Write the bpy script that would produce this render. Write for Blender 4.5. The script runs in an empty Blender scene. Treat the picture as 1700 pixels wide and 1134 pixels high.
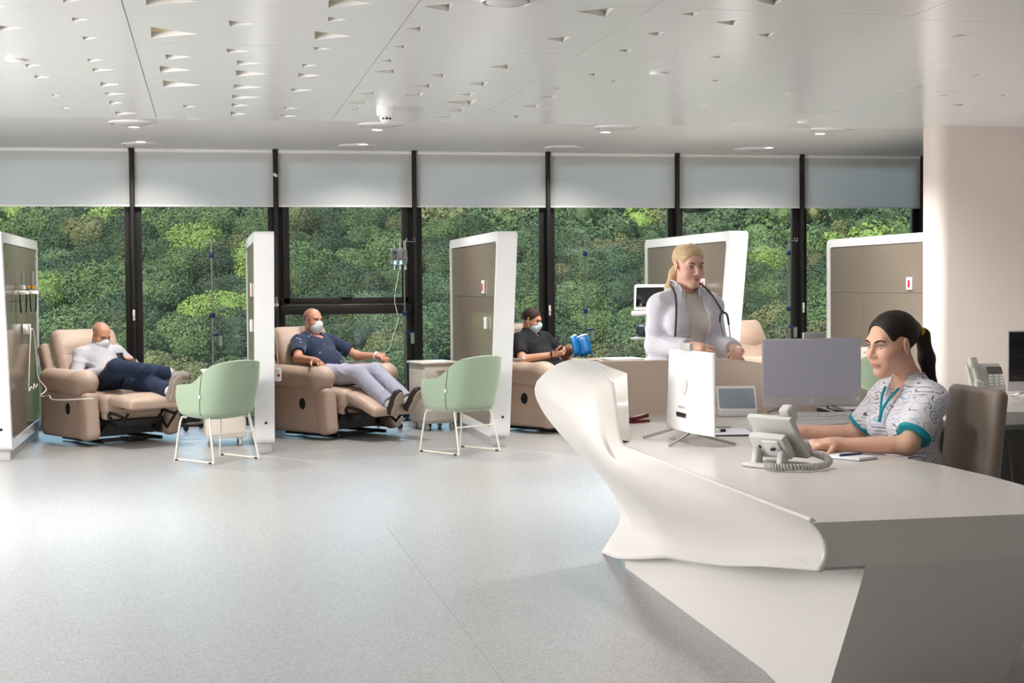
import bpy, bmesh, math, random
import numpy as np
from mathutils import Vector, Matrix
from mathutils.geometry import delaunay_2d_cdt

# ------------------------------------------------------------------ camera, world, lights, exposure
SC = bpy.context.scene
COL = SC.collection
YAW, PITCH, ROLL, FPX = 0.199, 0.037, -0.008, 2505.3
_f = Vector((math.sin(YAW)*math.cos(PITCH), math.cos(YAW)*math.cos(PITCH), -math.sin(PITCH)))
_r = Vector((math.cos(YAW), -math.sin(YAW), 0)); _u = _r.cross(_f)
_r2 = _r*math.cos(ROLL)+_u*math.sin(ROLL); _u2 = -_r*math.sin(ROLL)+_u*math.cos(ROLL)
cd = bpy.data.cameras.new('camera'); cam = bpy.data.objects.new('camera', cd); COL.objects.link(cam)
cd.sensor_width = 36; cd.lens = FPX*36/1700; cd.clip_end = 1000; cd.clip_start = .05
cam.matrix_world = Matrix(((_r2.x, _u2.x, -_f.x, 0), (_r2.y, _u2.y, -_f.y, 0), (_r2.z, _u2.z, -_f.z, 1.42), (0, 0, 0, 1)))
SC.camera = cam
SC.view_settings.view_transform = 'Standard'; SC.view_settings.look = 'None'
SC.view_settings.gamma = 1; SC.view_settings.use_curve_mapping = False
SC.view_settings.exposure = 0.78
try: SC.cycles.use_denoising = True
except Exception: pass
SC.cycles.max_bounces = 8; SC.cycles.diffuse_bounces = 4; SC.cycles.glossy_bounces = 3
SC.cycles.transparent_max_bounces = 16; SC.cycles.sample_clamp_indirect = 6
SC.cycles.caustics_reflective = False; SC.cycles.caustics_refractive = False

wd = bpy.data.worlds.new('sky'); SC.world = wd; wd.use_nodes = True
wn = wd.node_tree.nodes; wl = wd.node_tree.links
sky = wn.new('ShaderNodeTexSky'); sky.sky_type = 'NISHITA'; sky.sun_disc = False
sky.sun_elevation = math.radians(50); sky.sun_rotation = math.radians(215); sky.air_density = 1.0; sky.dust_density = 6
wl.new(sky.outputs[0], wn['Background'].inputs[0]); wn['Background'].inputs[1].default_value = 0.52

def light(name, kind, loc, rot, energy, color=(1, 1, 1), **kw):
    d = bpy.data.lights.new(name, kind); d.energy = energy; d.color = color
    for k, v in kw.items(): setattr(d, k, v)
    o = bpy.data.objects.new(name, d); COL.objects.link(o); o.location = loc; o.rotation_euler = rot
    return o
R90 = math.pi/2
light('sun', 'SUN', (0, -20, 60), (math.radians(30), math.radians(-14), 0), 1.5, (1, .95, .86), angle=math.radians(12))
# added key light from the left, at the opening in the unseen left wall
light('key_light_left', 'AREA', (-4.85, 8.6, 1.5), (0, -R90, 0), 230, (1, .985, .965), shape='RECTANGLE', size=2.3, size_y=6.0)
for _x in (-3.5, -1, 1.5, 4.5, 7.5):
    for _y in (-4, -1, 2): light('hall_fill_spot', 'SPOT', (_x, _y, 2.78), (0, 0, 0), 40, (1, .95, .9), spot_size=math.radians(130), spot_blend=.9, shadow_soft_size=.12)  # fill spots added out of view, without fixtures

# ------------------------------------------------------------------ materials
def lin(*c):
    return tuple(((v/255)/12.92 if v/255 <= .04045 else (((v/255)+.055)/1.055)**2.4) for v in c)
MATS = {}
def mat(name, rgb, rough=.5, metal=0, spec=.5, noise=None, bump=None, coat=0, sheen=0, trans=0, emit=None, estr=1, attr=False, sss=0):
    if name in MATS: return MATS[name]
    m = bpy.data.materials.new(name); m.use_nodes = True; nt = m.node_tree; N = nt.nodes; L = nt.links
    b = N['Principled BSDF']; c = lin(*rgb)
    b.inputs['Base Color'].default_value = (*c, 1); b.inputs['Roughness'].default_value = rough
    b.inputs['Metallic'].default_value = metal; b.inputs['Specular IOR Level'].default_value = spec
    b.inputs['Coat Weight'].default_value = coat; b.inputs['Sheen Weight'].default_value = sheen
    b.inputs['Transmission Weight'].default_value = trans
    if sss:
        b.inputs['Subsurface Weight'].default_value = sss; b.inputs['Subsurface Radius'].default_value = (.02, .008, .004); b.inputs['Subsurface Scale'].default_value = .3
    if emit: b.inputs['Emission Color'].default_value = (*lin(*emit), 1); b.inputs['Emission Strength'].default_value = estr
    tc = N.new('ShaderNodeTexCoord')
    src = None
    if attr:
        a = N.new('ShaderNodeAttribute'); a.attribute_name = 'Col'; src = a.outputs['Color']
        L.new(src, b.inputs['Base Color'])
    if noise:                                   # (scale, amount, detail)
        n = N.new('ShaderNodeTexNoise'); n.inputs['Scale'].default_value = noise[0]; n.inputs['Detail'].default_value = noise[2] if len(noise) > 2 else 4
        L.new(tc.outputs['Object'], n.inputs['Vector'])
        mr = N.new('ShaderNodeMapRange'); mr.inputs[1].default_value = .3; mr.inputs[2].default_value = .7
        mr.inputs[3].default_value = 1-noise[1]; mr.inputs[4].default_value = 1+noise[1]
        L.new(n.outputs[0], mr.inputs[0])
        mx = N.new('ShaderNodeVectorMath'); mx.operation = 'SCALE'
        if src: L.new(src, mx.inputs[0])
        else: mx.inputs[0].default_value = c
        L.new(mr.outputs[0], mx.inputs['Scale']); L.new(mx.outputs[0], b.inputs['Base Color'])
    if bump:                                    # (scale, strength, distance)
        n = N.new('ShaderNodeTexNoise'); n.inputs['Scale'].default_value = bump[0]; n.inputs['Detail'].default_value = 3
        L.new(tc.outputs['Object'], n.inputs['Vector'])
        bp = N.new('ShaderNodeBump'); bp.inputs['Strength'].default_value = bump[1]; bp.inputs['Distance'].default_value = bump[2]
        L.new(n.outputs[0], bp.inputs['Height']); L.new(bp.outputs[0], b.inputs['Normal'])
    MATS[name] = m
    return m

def glass_mat(name, tint, refl, rough=0.0, streak_haze=0):
    m = bpy.data.materials.new(name); m.use_nodes = True; nt = m.node_tree; N = nt.nodes; L = nt.links
    N.remove(N['Principled BSDF']); out = N['Material Output']
    t = N.new('ShaderNodeBsdfTransparent'); t.inputs[0].default_value = (*tint, 1)
    g = N.new('ShaderNodeBsdfGlossy'); g.inputs['Roughness'].default_value = rough; g.inputs[0].default_value = (.85, 1, .97, 1)
    fr = N.new('ShaderNodeFresnel'); fr.inputs[0].default_value = 1.5
    ml = N.new('ShaderNodeMath'); ml.operation = 'MULTIPLY'; ml.inputs[1].default_value = refl; ml.use_clamp = True
    L.new(fr.outputs[0], ml.inputs[0])
    mx = N.new('ShaderNodeMixShader'); L.new(ml.outputs[0], mx.inputs[0]); L.new(t.outputs[0], mx.inputs[1]); L.new(g.outputs[0], mx.inputs[2])
    res = mx.outputs[0]
    if streak_haze:                                    # streak stains, plus a whitish veil painting in the outdoor haze
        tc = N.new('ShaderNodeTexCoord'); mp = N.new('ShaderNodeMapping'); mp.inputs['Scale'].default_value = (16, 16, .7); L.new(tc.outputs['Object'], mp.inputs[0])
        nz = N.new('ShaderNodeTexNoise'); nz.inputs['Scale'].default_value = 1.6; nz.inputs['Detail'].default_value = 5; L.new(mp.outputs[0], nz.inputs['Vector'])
        mr = N.new('ShaderNodeMapRange'); mr.inputs[1].default_value = .35; mr.inputs[2].default_value = .75; mr.inputs[3].default_value = streak_haze*.5; mr.inputs[4].default_value = streak_haze*1.8; L.new(nz.outputs[0], mr.inputs[0])
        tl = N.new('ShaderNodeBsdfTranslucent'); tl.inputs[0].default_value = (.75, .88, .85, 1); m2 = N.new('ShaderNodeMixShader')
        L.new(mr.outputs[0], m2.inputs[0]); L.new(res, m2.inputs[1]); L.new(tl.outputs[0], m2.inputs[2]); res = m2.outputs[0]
    L.new(res, out.inputs[0]); MATS[name] = m
    return m

def floor_mat():
    m = mat('vinyl_floor', (176, 178, 180), .34, spec=.5); nt = m.node_tree; N = nt.nodes; L = nt.links; b = N['Principled BSDF']
    tc = N['Texture Coordinate']
    v = N.new('ShaderNodeTexVoronoi'); v.inputs['Scale'].default_value = 150; L.new(tc.outputs['Object'], v.inputs['Vector'])
    n = N.new('ShaderNodeTexNoise'); n.inputs['Scale'].default_value = 60; n.inputs['Detail'].default_value = 5; L.new(tc.outputs['Object'], n.inputs['Vector'])
    sp = N.new('ShaderNodeSeparateColor'); L.new(v.outputs['Color'], sp.inputs[0])
    cr = N.new('ShaderNodeValToRGB'); e = cr.color_ramp.elements
    e[0].position = .0; e[0].color = (*lin(140, 139, 139), 1); e[1].position = 1; e[1].color = (*lin(190, 189, 188), 1)
    for p, c in ((.12, (154, 153, 153)), (.3, (168, 167, 166)), (.8, (174, 173, 172))):
        q = e.new(p); q.color = (*lin(*c), 1)
    L.new(sp.outputs[0], cr.inputs[0])
    mr = N.new('ShaderNodeMapRange'); mr.inputs[1].default_value = .3; mr.inputs[2].default_value = .7; mr.inputs[3].default_value = .93; mr.inputs[4].default_value = 1.07
    L.new(n.outputs[0], mr.inputs[0])
    mx = N.new('ShaderNodeVectorMath'); mx.operation = 'SCALE'; L.new(cr.outputs[0], mx.inputs[0]); L.new(mr.outputs[0], mx.inputs['Scale'])
    L.new(mx.outputs[0], b.inputs['Base Color'])
    return m

def scrub_mat():
    m = mat('scrub_swirls', (236, 232, 238), .8, sheen=.2); nt = m.node_tree; N = nt.nodes; L = nt.links; b = N['Principled BSDF']
    def math_(op, a, bb=None, clamp=False):
        n = N.new('ShaderNodeMath'); n.operation = op; n.use_clamp = clamp
        for i, s in enumerate((a, bb)):
            if s is None: continue
            if isinstance(s, (int, float)): n.inputs[i].default_value = s
            else: L.new(s, n.inputs[i])
        return n.outputs[0]
    tc = N['Texture Coordinate']
    sc = N.new('ShaderNodeVectorMath'); sc.operation = 'SCALE'; sc.inputs['Scale'].default_value = 15.5; L.new(tc.outputs['Object'], sc.inputs[0])
    def layer(off, col_a, col_b, prev):
        ad = N.new('ShaderNodeVectorMath'); ad.operation = 'ADD'; ad.inputs[1].default_value = off; L.new(sc.outputs[0], ad.inputs[0])
        v = N.new('ShaderNodeTexVoronoi'); v.inputs['Scale'].default_value = 1; v.inputs['Randomness'].default_value = .55; L.new(ad.outputs[0], v.inputs['Vector'])
        df = N.new('ShaderNodeVectorMath'); df.operation = 'SUBTRACT'; L.new(ad.outputs[0], df.inputs[0]); L.new(v.outputs['Position'], df.inputs[1])
        s = N.new('ShaderNodeSeparateXYZ'); L.new(df.outputs[0], s.inputs[0])
        hx = math_('ADD', s.outputs[0], math_('MULTIPLY', s.outputs[1], .6))
        ang = math_('DIVIDE', math_('ARCTAN2', s.outputs[2], hx), 2*math.pi)
        r = math_('SQRT', math_('ADD', math_('MULTIPLY', hx, hx), math_('MULTIPLY', s.outputs[2], s.outputs[2])))
        fr = math_('FRACT', math_('ADD', ang, math_('MULTIPLY', r, 4.2)))
        ln = math_('LESS_THAN', math_('ABSOLUTE', math_('SUBTRACT', fr, .5)), .095)
        k = math_('MULTIPLY', ln, math_('LESS_THAN', r, .47))
        k = math_('MULTIPLY', k, math_('GREATER_THAN', r, .06))
        sp = N.new('ShaderNodeSeparateColor'); L.new(v.outputs['Color'], sp.inputs[0])
        c = N.new('ShaderNodeMix'); c.data_type = 'RGBA'; L.new(math_('GREATER_THAN', sp.outputs[0], .5), c.inputs[0])
        c.inputs[6].default_value = (*col_a, 1); c.inputs[7].default_value = (*col_b, 1)
        o = N.new('ShaderNodeMix'); o.data_type = 'RGBA'; L.new(k, o.inputs[0])
        if prev: L.new(prev, o.inputs[6])
        else: o.inputs[6].default_value = (*lin(236, 232, 238), 1)
        L.new(c.outputs[2], o.inputs[7])
        return o.outputs[2]
    a = layer((0, 0, 0), lin(168, 192, 214), lin(200, 180, 190), None)
    a = layer((3.3, 1.7, 5.5), lin(88, 80, 92), lin(160, 186, 212), a)
    L.new(a, b.inputs['Base Color'])
    return m

def dot_shirt_mat():
    m = mat('navy_print', (26, 42, 72), .85, sheen=.2); nt = m.node_tree; N = nt.nodes; L = nt.links; b = N['Principled BSDF']
    v = N.new('ShaderNodeTexVoronoi'); v.inputs['Scale'].default_value = 13; L.new(N['Texture Coordinate'].outputs['Object'], v.inputs['Vector'])
    lt = N.new('ShaderNodeMath'); lt.operation = 'LESS_THAN'; lt.inputs[1].default_value = .16; L.new(v.outputs['Distance'], lt.inputs[0])
    o = N.new('ShaderNodeMix'); o.data_type = 'RGBA'; L.new(lt.outputs[0], o.inputs[0])
    o.inputs[6].default_value = (*lin(27, 44, 76), 1); o.inputs[7].default_value = (*lin(120, 135, 165), 1); L.new(o.outputs[2], b.inputs['Base Color'])
    return m

def leaf_mat(name, rgb, var):
    m = mat(name, rgb, .7, spec=.2); nt = m.node_tree; N = nt.nodes; L = nt.links; b = N['Principled BSDF']
    oi = N.new('ShaderNodeObjectInfo'); n = N.new('ShaderNodeTexNoise'); n.inputs['Scale'].default_value = 1.3
    L.new(N['Texture Coordinate'].outputs['Object'], n.inputs['Vector'])
    ad = N.new('ShaderNodeMath'); ad.operation = 'ADD'; L.new(oi.outputs['Random'], ad.inputs[0]); L.new(n.outputs[0], ad.inputs[1])
    mr = N.new('ShaderNodeMapRange'); mr.inputs[1].default_value = .3; mr.inputs[2].default_value = 1.7; mr.inputs[3].default_value = 1-var; mr.inputs[4].default_value = 1+var
    L.new(ad.outputs[0], mr.inputs[0])
    mx = N.new('ShaderNodeVectorMath'); mx.operation = 'SCALE'; mx.inputs[0].default_value = lin(*rgb); L.new(mr.outputs[0], mx.inputs['Scale']); L.new(mx.outputs[0], b.inputs['Base Color'])
    return m

def blind_mat():
    m = bpy.data.materials.new('blind_fabric'); m.use_nodes = True; nt = m.node_tree; N = nt.nodes; L = nt.links
    N.remove(N['Principled BSDF']); d = N.new('ShaderNodeBsdfDiffuse'); d.inputs[0].default_value = (.94, .94, .93, 1)
    t = N.new('ShaderNodeBsdfTranslucent'); t.inputs[0].default_value = (.95, .95, .93, 1)
    mx = N.new('ShaderNodeMixShader'); mx.inputs[0].default_value = .55; L.new(d.outputs[0], mx.inputs[1]); L.new(t.outputs[0], mx.inputs[2])
    L.new(mx.outputs[0], N['Material Output'].inputs[0]); MATS['blind_fabric'] = m
    return m

mat('white_gloss', (244, 244, 246), .22, coat=.2); mat('ceiling_white', (242, 242, 242), .22, spec=.6)
mat('soffit_white', (226, 227, 226), .6); mat('wall_paint', (228, 215, 208), .6); mat('hall_paint', (225, 224, 222), .7)
mat('recess_tan', (200, 184, 150), .8, noise=(30, .2)); mat('bronze_frame', (38, 35, 34), .4, spec=.4)
mat('taupe_glass', (124, 114, 103), .12, spec=.18); mat('stone_plinth', (188, 188, 190), .5, noise=(120, .2, 6))
mat('beige_leather', (196, 172, 155), .5, bump=(60, .25, .004), noise=(3, .06)); mat('black_plastic', (16, 16, 18), .4); mat('black_metal', (22, 22, 24), .35, spec=.5)
mat('green_fabric', (150, 170, 146), .9, sheen=.3, bump=(500, .3, .001), noise=(420, .1)); mat('cream_metal', (226, 220, 208), .4)
mat('solid_surface', (224, 218, 212), .3); mat('counter_warm_lit', (230, 211, 193), .35); mat('chrome', (190, 188, 184), .2, metal=1); mat('steel', (150, 146, 140), .3, metal=1)
mat('blue_knob', (22, 34, 92), .35); mat('cart_cream', (226, 217, 206), .4); mat('white_plastic', (240, 239, 238), .35); mat('grey_plastic', (196, 194, 188), .4)
mat('phone_grey', (206, 204, 198), .45); mat('screen_grey', (150, 148, 156), .25, spec=.4, emit=(150, 148, 156), estr=.22); mat('screen_black', (14, 14, 17), .08, spec=.6); mat('bezel', (228, 222, 224), .35)
mat('red_plastic', (190, 22, 40), .35); mat('clear_plastic', (235, 240, 242), .08, trans=.85); mat('amber', (190, 140, 40), .2); mat('cord_white', (232, 230, 226), .5)
mat('chair_taupe', (150, 135, 122), .55, bump=(90, .15, .003)); mat('skin', (222, 170, 146), .48, attr=True, sss=.12)
mat('white_cotton', (226, 224, 234), .85, bump=(14, .5, .012)); mat('shirt_white', (192, 191, 198), .85, bump=(13, .5, .012)); mat('cream_knit', (222, 214, 204), .9, bump=(200, .3, .002))
mat('denim', (24, 44, 70), .85, bump=(16, .5, .012), noise=(9, .25)); mat('grey_trouser', (172, 172, 192), .9, bump=(14, .5, .012), noise=(200, .06)); mat('black_cotton', (22, 23, 30), .85, bump=(14, .45, .01))
mat('dark_trouser', (18, 19, 24), .85, bump=(14, .4, .01)); mat('mask_white', (234, 240, 244), .8, bump=(40, .2, .003)); mat('mask_blue', (206, 226, 236), .8, bump=(40, .2, .003))
mat('hair_dark', (34, 23, 20), .5, spec=.35, bump=(90, .8, .004)); mat('hair_blond', (214, 184, 142), .45, bump=(90, .6, .004), noise=(40, .2)); mat('hair_short', (52, 34, 28), .7, bump=(200, .6, .003))
mat('shoe_grey', (146, 138, 136), .8, noise=(60, .15)); mat('shoe_brown', (52, 38, 32), .6); mat('sole', (176, 160, 144), .7); mat('sock', (226, 222, 220), .9)
mat('teal_trim', (0, 150, 170), .7); mat('yellow_band', (246, 190, 20), .6); mat('eye_white', (225, 220, 216), .2); mat('iris', (40, 26, 20), .15); mat('brow', (50, 34, 28), .8); mat('brow_light', (110, 84, 66), .8)
mat('steth', (62, 62, 70), .4); mat('magazine_blue', (0, 96, 160), .35, noise=(12, .3)); mat('paper', (242, 242, 246), .6); mat('pen_blue', (40, 60, 110), .3)
mat('grille_grey', (214, 214, 214), .4); mat('lamp_glow', (255, 252, 244), .4, emit=(255, 250, 240), estr=4); mat('tray_grey', (176, 172, 168), .6); mat('cable_black', (14, 14, 15), .5)
mat('perforated', (206, 198, 186), .5); mat('hole_dark', (96, 92, 86), .8); mat('device_dark', (40, 48, 62), .35); mat('hill_soil', (24, 34, 18), 1, noise=(.15, .3)); mat('groove', (120, 120, 122), .8)
mat('tablet_glass', (150, 160, 172), .08, spec=.8); mat('key_white', (234, 232, 232), .5); mat('red_leather', (120, 20, 28), .4)
floor_mat(); scrub_mat(); dot_shirt_mat(); blind_mat()
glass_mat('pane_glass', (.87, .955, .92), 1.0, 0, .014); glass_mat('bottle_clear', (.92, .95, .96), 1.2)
for nm, c, v in (('leaf_dark', (40, 51, 30), .5), ('leaf_mid', (52, 64, 35), .45), ('leaf_bright', (76, 90, 40), .35), ('leaf_olive', (66, 66, 40), .4)): leaf_mat(nm, c, v)

# ------------------------------------------------------------------ mesh helpers
def tag(o, label=None, cat=None, group=None, kind=None):
    if label: o['label'] = label
    if cat: o['category'] = cat
    if group: o['group'] = group
    if kind: o['kind'] = kind
    return o
def empty(name, loc=(0, 0, 0), rz=0, **kw):
    o = bpy.data.objects.new(name, None); COL.objects.link(o); o.location = loc; o.rotation_euler = (0, 0, rz); o.empty_display_size = .1
    return tag(o, **kw)
def link(name, me, m=None, parent=None):
    if m is not None and not me.materials: me.materials.append(MATS[m] if isinstance(m, str) else m)
    o = bpy.data.objects.new(name, me); COL.objects.link(o)
    if parent: o.parent = parent
    return o
def copy_tree(o, parent=None):
    c = o.copy(); COL.objects.link(c); c.parent = parent
    for ch in o.children: copy_tree(ch, c)
    return c
def rotm(rx=0, ry=0, rz=0): return (Matrix.Rotation(rz, 3, 'Z') @ Matrix.Rotation(ry, 3, 'Y') @ Matrix.Rotation(rx, 3, 'X'))
def align(d):
    d = Vector(d).normalized(); return d.to_track_quat('Z', 'Y').to_matrix()

class MB:
    def __init__(s): s.bm = bmesh.new()
    def box(s, c, size, R=None, bev=0, seg=2):
        r = bmesh.ops.create_cube(s.bm, size=1); vs = r['verts']
        for v in vs: v.co = Vector((v.co.x*size[0], v.co.y*size[1], v.co.z*size[2]))
        if bev:
            es = list({e for v in vs for e in v.link_edges})
            q = bmesh.ops.bevel(s.bm, geom=es, offset=bev, segments=seg, affect='EDGES', profile=.5); vs = list({v for f in q['faces'] for v in f.verts} | {v for v in vs if v.is_valid})
        for v in vs: v.co = (R @ v.co if R else v.co)+Vector(c)
        return s
    def tube(s, pts, r, n=8, closed=False, cap=True):
        pts = [Vector(p) for p in pts]; N = len(pts); rs = r if isinstance(r, (list, tuple)) else [r]*N
        rings = []; ref = None
        for i, p in enumerate(pts):
            if closed: t = pts[(i+1) % N]-pts[i-1]
            else: t = pts[min(i+1, N-1)]-pts[max(i-1, 0)]
            t.normalize()
            if ref is None: ref = Vector((0, 0, 1)) if abs(t.z) < .9 else Vector((1, 0, 0))
            a = (ref-t*ref.dot(t)).normalized(); ref = a; b = t.cross(a)
            rings.append([s.bm.verts.new(p+(a*math.cos(2*math.pi*k/n)+b*math.sin(2*math.pi*k/n))*rs[i]) for k in range(n)])
        for i in range(N if closed else N-1):
            A, B = rings[i], rings[(i+1) % N]
            for k in range(n): s.bm.faces.new((A[k], A[(k+1) % n], B[(k+1) % n], B[k]))
        if cap and not closed: s.bm.faces.new(rings[0][::-1]); s.bm.faces.new(rings[-1])
        return s
    def lathe(s, prof, c=(0, 0, 0), R=None, n=20):
        rings = []
        for (r, z) in prof:
            rings.append([s.bm.verts.new((R @ Vector((r*math.cos(2*math.pi*k/n), r*math.sin(2*math.pi*k/n), z)) if R else Vector((r*math.cos(2*math.pi*k/n), r*math.sin(2*math.pi*k/n), z)))+Vector(c)) for k in range(n)])
        for A, B in zip(rings, rings[1:]):
            for k in range(n): s.bm.faces.new((A[k], A[(k+1) % n], B[(k+1) % n], B[k]))
        s.bm.faces.new(rings[0][::-1]); s.bm.faces.new(rings[-1])
        return s
    def prism(s, poly, z0, z1, T=None):
        T = T or (lambda x, y, z: (x, y, z))
        a = [s.bm.verts.new(T(x, y, z0)) for x, y in poly]; b = [s.bm.verts.new(T(x, y, z1)) for x, y in poly]; n = len(poly)
        s.bm.faces.new(a[::-1]); s.bm.faces.new(b)
        for k in range(n): s.bm.faces.new((a[k], a[(k+1) % n], b[(k+1) % n], b[k]))
        return s
    def ball(s, c, r, R=None, u=14, v=9):
        q = bmesh.ops.create_uvsphere(s.bm, u_segments=u, v_segments=v, radius=1)
        for w in q['verts']:
            p = Vector((w.co.x*r[0], w.co.y*r[1], w.co.z*r[2])); w.co = (R @ p if R else p)+Vector(c)
        return s
    def grid(s, P):
        V = [[s.bm.verts.new(p) for p in row] for row in P]
        for A, B in zip(V, V[1:]):
            for k in range(len(A)-1): s.bm.faces.new((A[k], A[k+1], B[k+1], B[k]))
        return s
    def mesh(s, name, smooth=False, recalc=True):
        if recalc: bmesh.ops.recalc_face_normals(s.bm, faces=s.bm.faces)
        me = bpy.data.meshes.new(name); s.bm.to_mesh(me); s.bm.free()
        if smooth:
            me.polygons.foreach_set('use_smooth', [True]*len(me.polygons))
            try: me.set_sharp_from_angle(angle=math.radians(42 if smooth is True else smooth))
            except Exception: pass
        return me
    def build(s, name, m, parent=None, smooth=False, recalc=True): return link(name, s.mesh(name, smooth, recalc), m, parent)
def box(name, c, size, m, parent=None, R=None, bev=.004, smooth=True): return MB().box(c, size, R, bev).build(name, m, parent, smooth)
def tube(name, pts, r, m, parent=None, n=8, closed=False): return MB().tube(pts, r, n, closed).build(name, m, parent, True)
def lathe(name, prof, c, m, parent=None, R=None, n=20): return MB().lathe(prof, c, R, n).build(name, m, parent, True)
def spline(P, n=8, closed=False):
    P = [Vector(p) for p in P]; out = []; N = len(P)
    for i in range(N if closed else N-1):
        p0 = P[i-1] if (i > 0 or closed) else P[0]*2-P[1]; p1 = P[i]; p2 = P[(i+1) % N]; p3 = P[(i+2) % N] if (i+2 < N or closed) else P[-1]*2-P[-2]
        for k in range(n):
            t = k/n; out.append(.5*((2*p1)+(p2-p0)*t+(2*p0-5*p1+4*p2-p3)*t*t+(3*p1-p0-3*p2+p3)*t**3))
    if not closed: out.append(P[-1])
    return out

# ------------------------------------------------------------------ soft shapes: blended distance fields meshed with surface nets
V3 = lambda *a: np.array(a, float)
def nrm(v): v = np.asarray(v, float); return v/np.linalg.norm(v)
def cone(a, b, ra, rb=None, k=.02, op='u', flat=0):
    a = np.asarray(a, float); b = np.asarray(b, float); rb = ra if rb is None else rb
    def f(x, y, z):
        d = b-a; L2 = max(d @ d, 1e-12); px, py, pz = x-a[0], y-a[1], z-a[2]
        t0 = (px*d[0]+py*d[1]+pz*d[2])/L2; t = np.clip(t0, 0, 1)
        D = np.sqrt((px-t*d[0])**2+(py-t*d[1])**2+(pz-t*d[2])**2)-(ra+(rb-ra)*t)
        L = math.sqrt(L2)
        if flat & 1: D = np.maximum(D, (t0-1)*L)
        if flat & 2: D = np.maximum(D, -t0*L)
        return D
    R = max(ra, rb); return (f, np.minimum(a, b)-R, np.maximum(a, b)+R, k, op)
def ell(c, r, R=None, k=.02, op='u'):
    c = np.asarray(c, float); r = np.asarray(r, float); R = np.eye(3) if R is None else np.asarray(R, float)
    def f(x, y, z):
        px, py, pz = x-c[0], y-c[1], z-c[2]; q = [px*R[0, i]+py*R[1, i]+pz*R[2, i] for i in range(3)]
        k0 = np.sqrt(sum((q[i]/r[i])**2 for i in range(3))); k1 = np.sqrt(sum((q[i]/r[i]**2)**2 for i in range(3)))
        return np.where(k1 > 1e-9, k0*(k0-1)/np.maximum(k1, 1e-9), -r.min())
    e = np.abs(R) @ r; return (f, c-e, c+e, k, op)
def rbox(c, h, rad, R=None, k=.01, op='u'):
    c = np.asarray(c, float); h = np.asarray(h, float); R = np.eye(3) if R is None else np.asarray(R, float); hi = h-rad
    def f(x, y, z):
        px, py, pz = x-c[0], y-c[1], z-c[2]; q = [np.abs(px*R[0, i]+py*R[1, i]+pz*R[2, i])-hi[i] for i in range(3)]
        o = np.sqrt(sum(np.maximum(v, 0)**2 for v in q)); return o+np.minimum(np.maximum(np.maximum(q[0], q[1]), q[2]), 0)-rad
    e = np.abs(R) @ h; return (f, c-e, c+e, k, op)
def half(n, p, lo, hi, k=.004, op='s'):       # remove the half space on the side n points to, inside a box
    n = nrm(n); p = np.asarray(p, float)
    def f(x, y, z): return -((x-p[0])*n[0]+(y-p[1])*n[1]+(z-p[2])*n[2])
    return (f, np.asarray(lo, float), np.asarray(hi, float), k, op)
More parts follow.
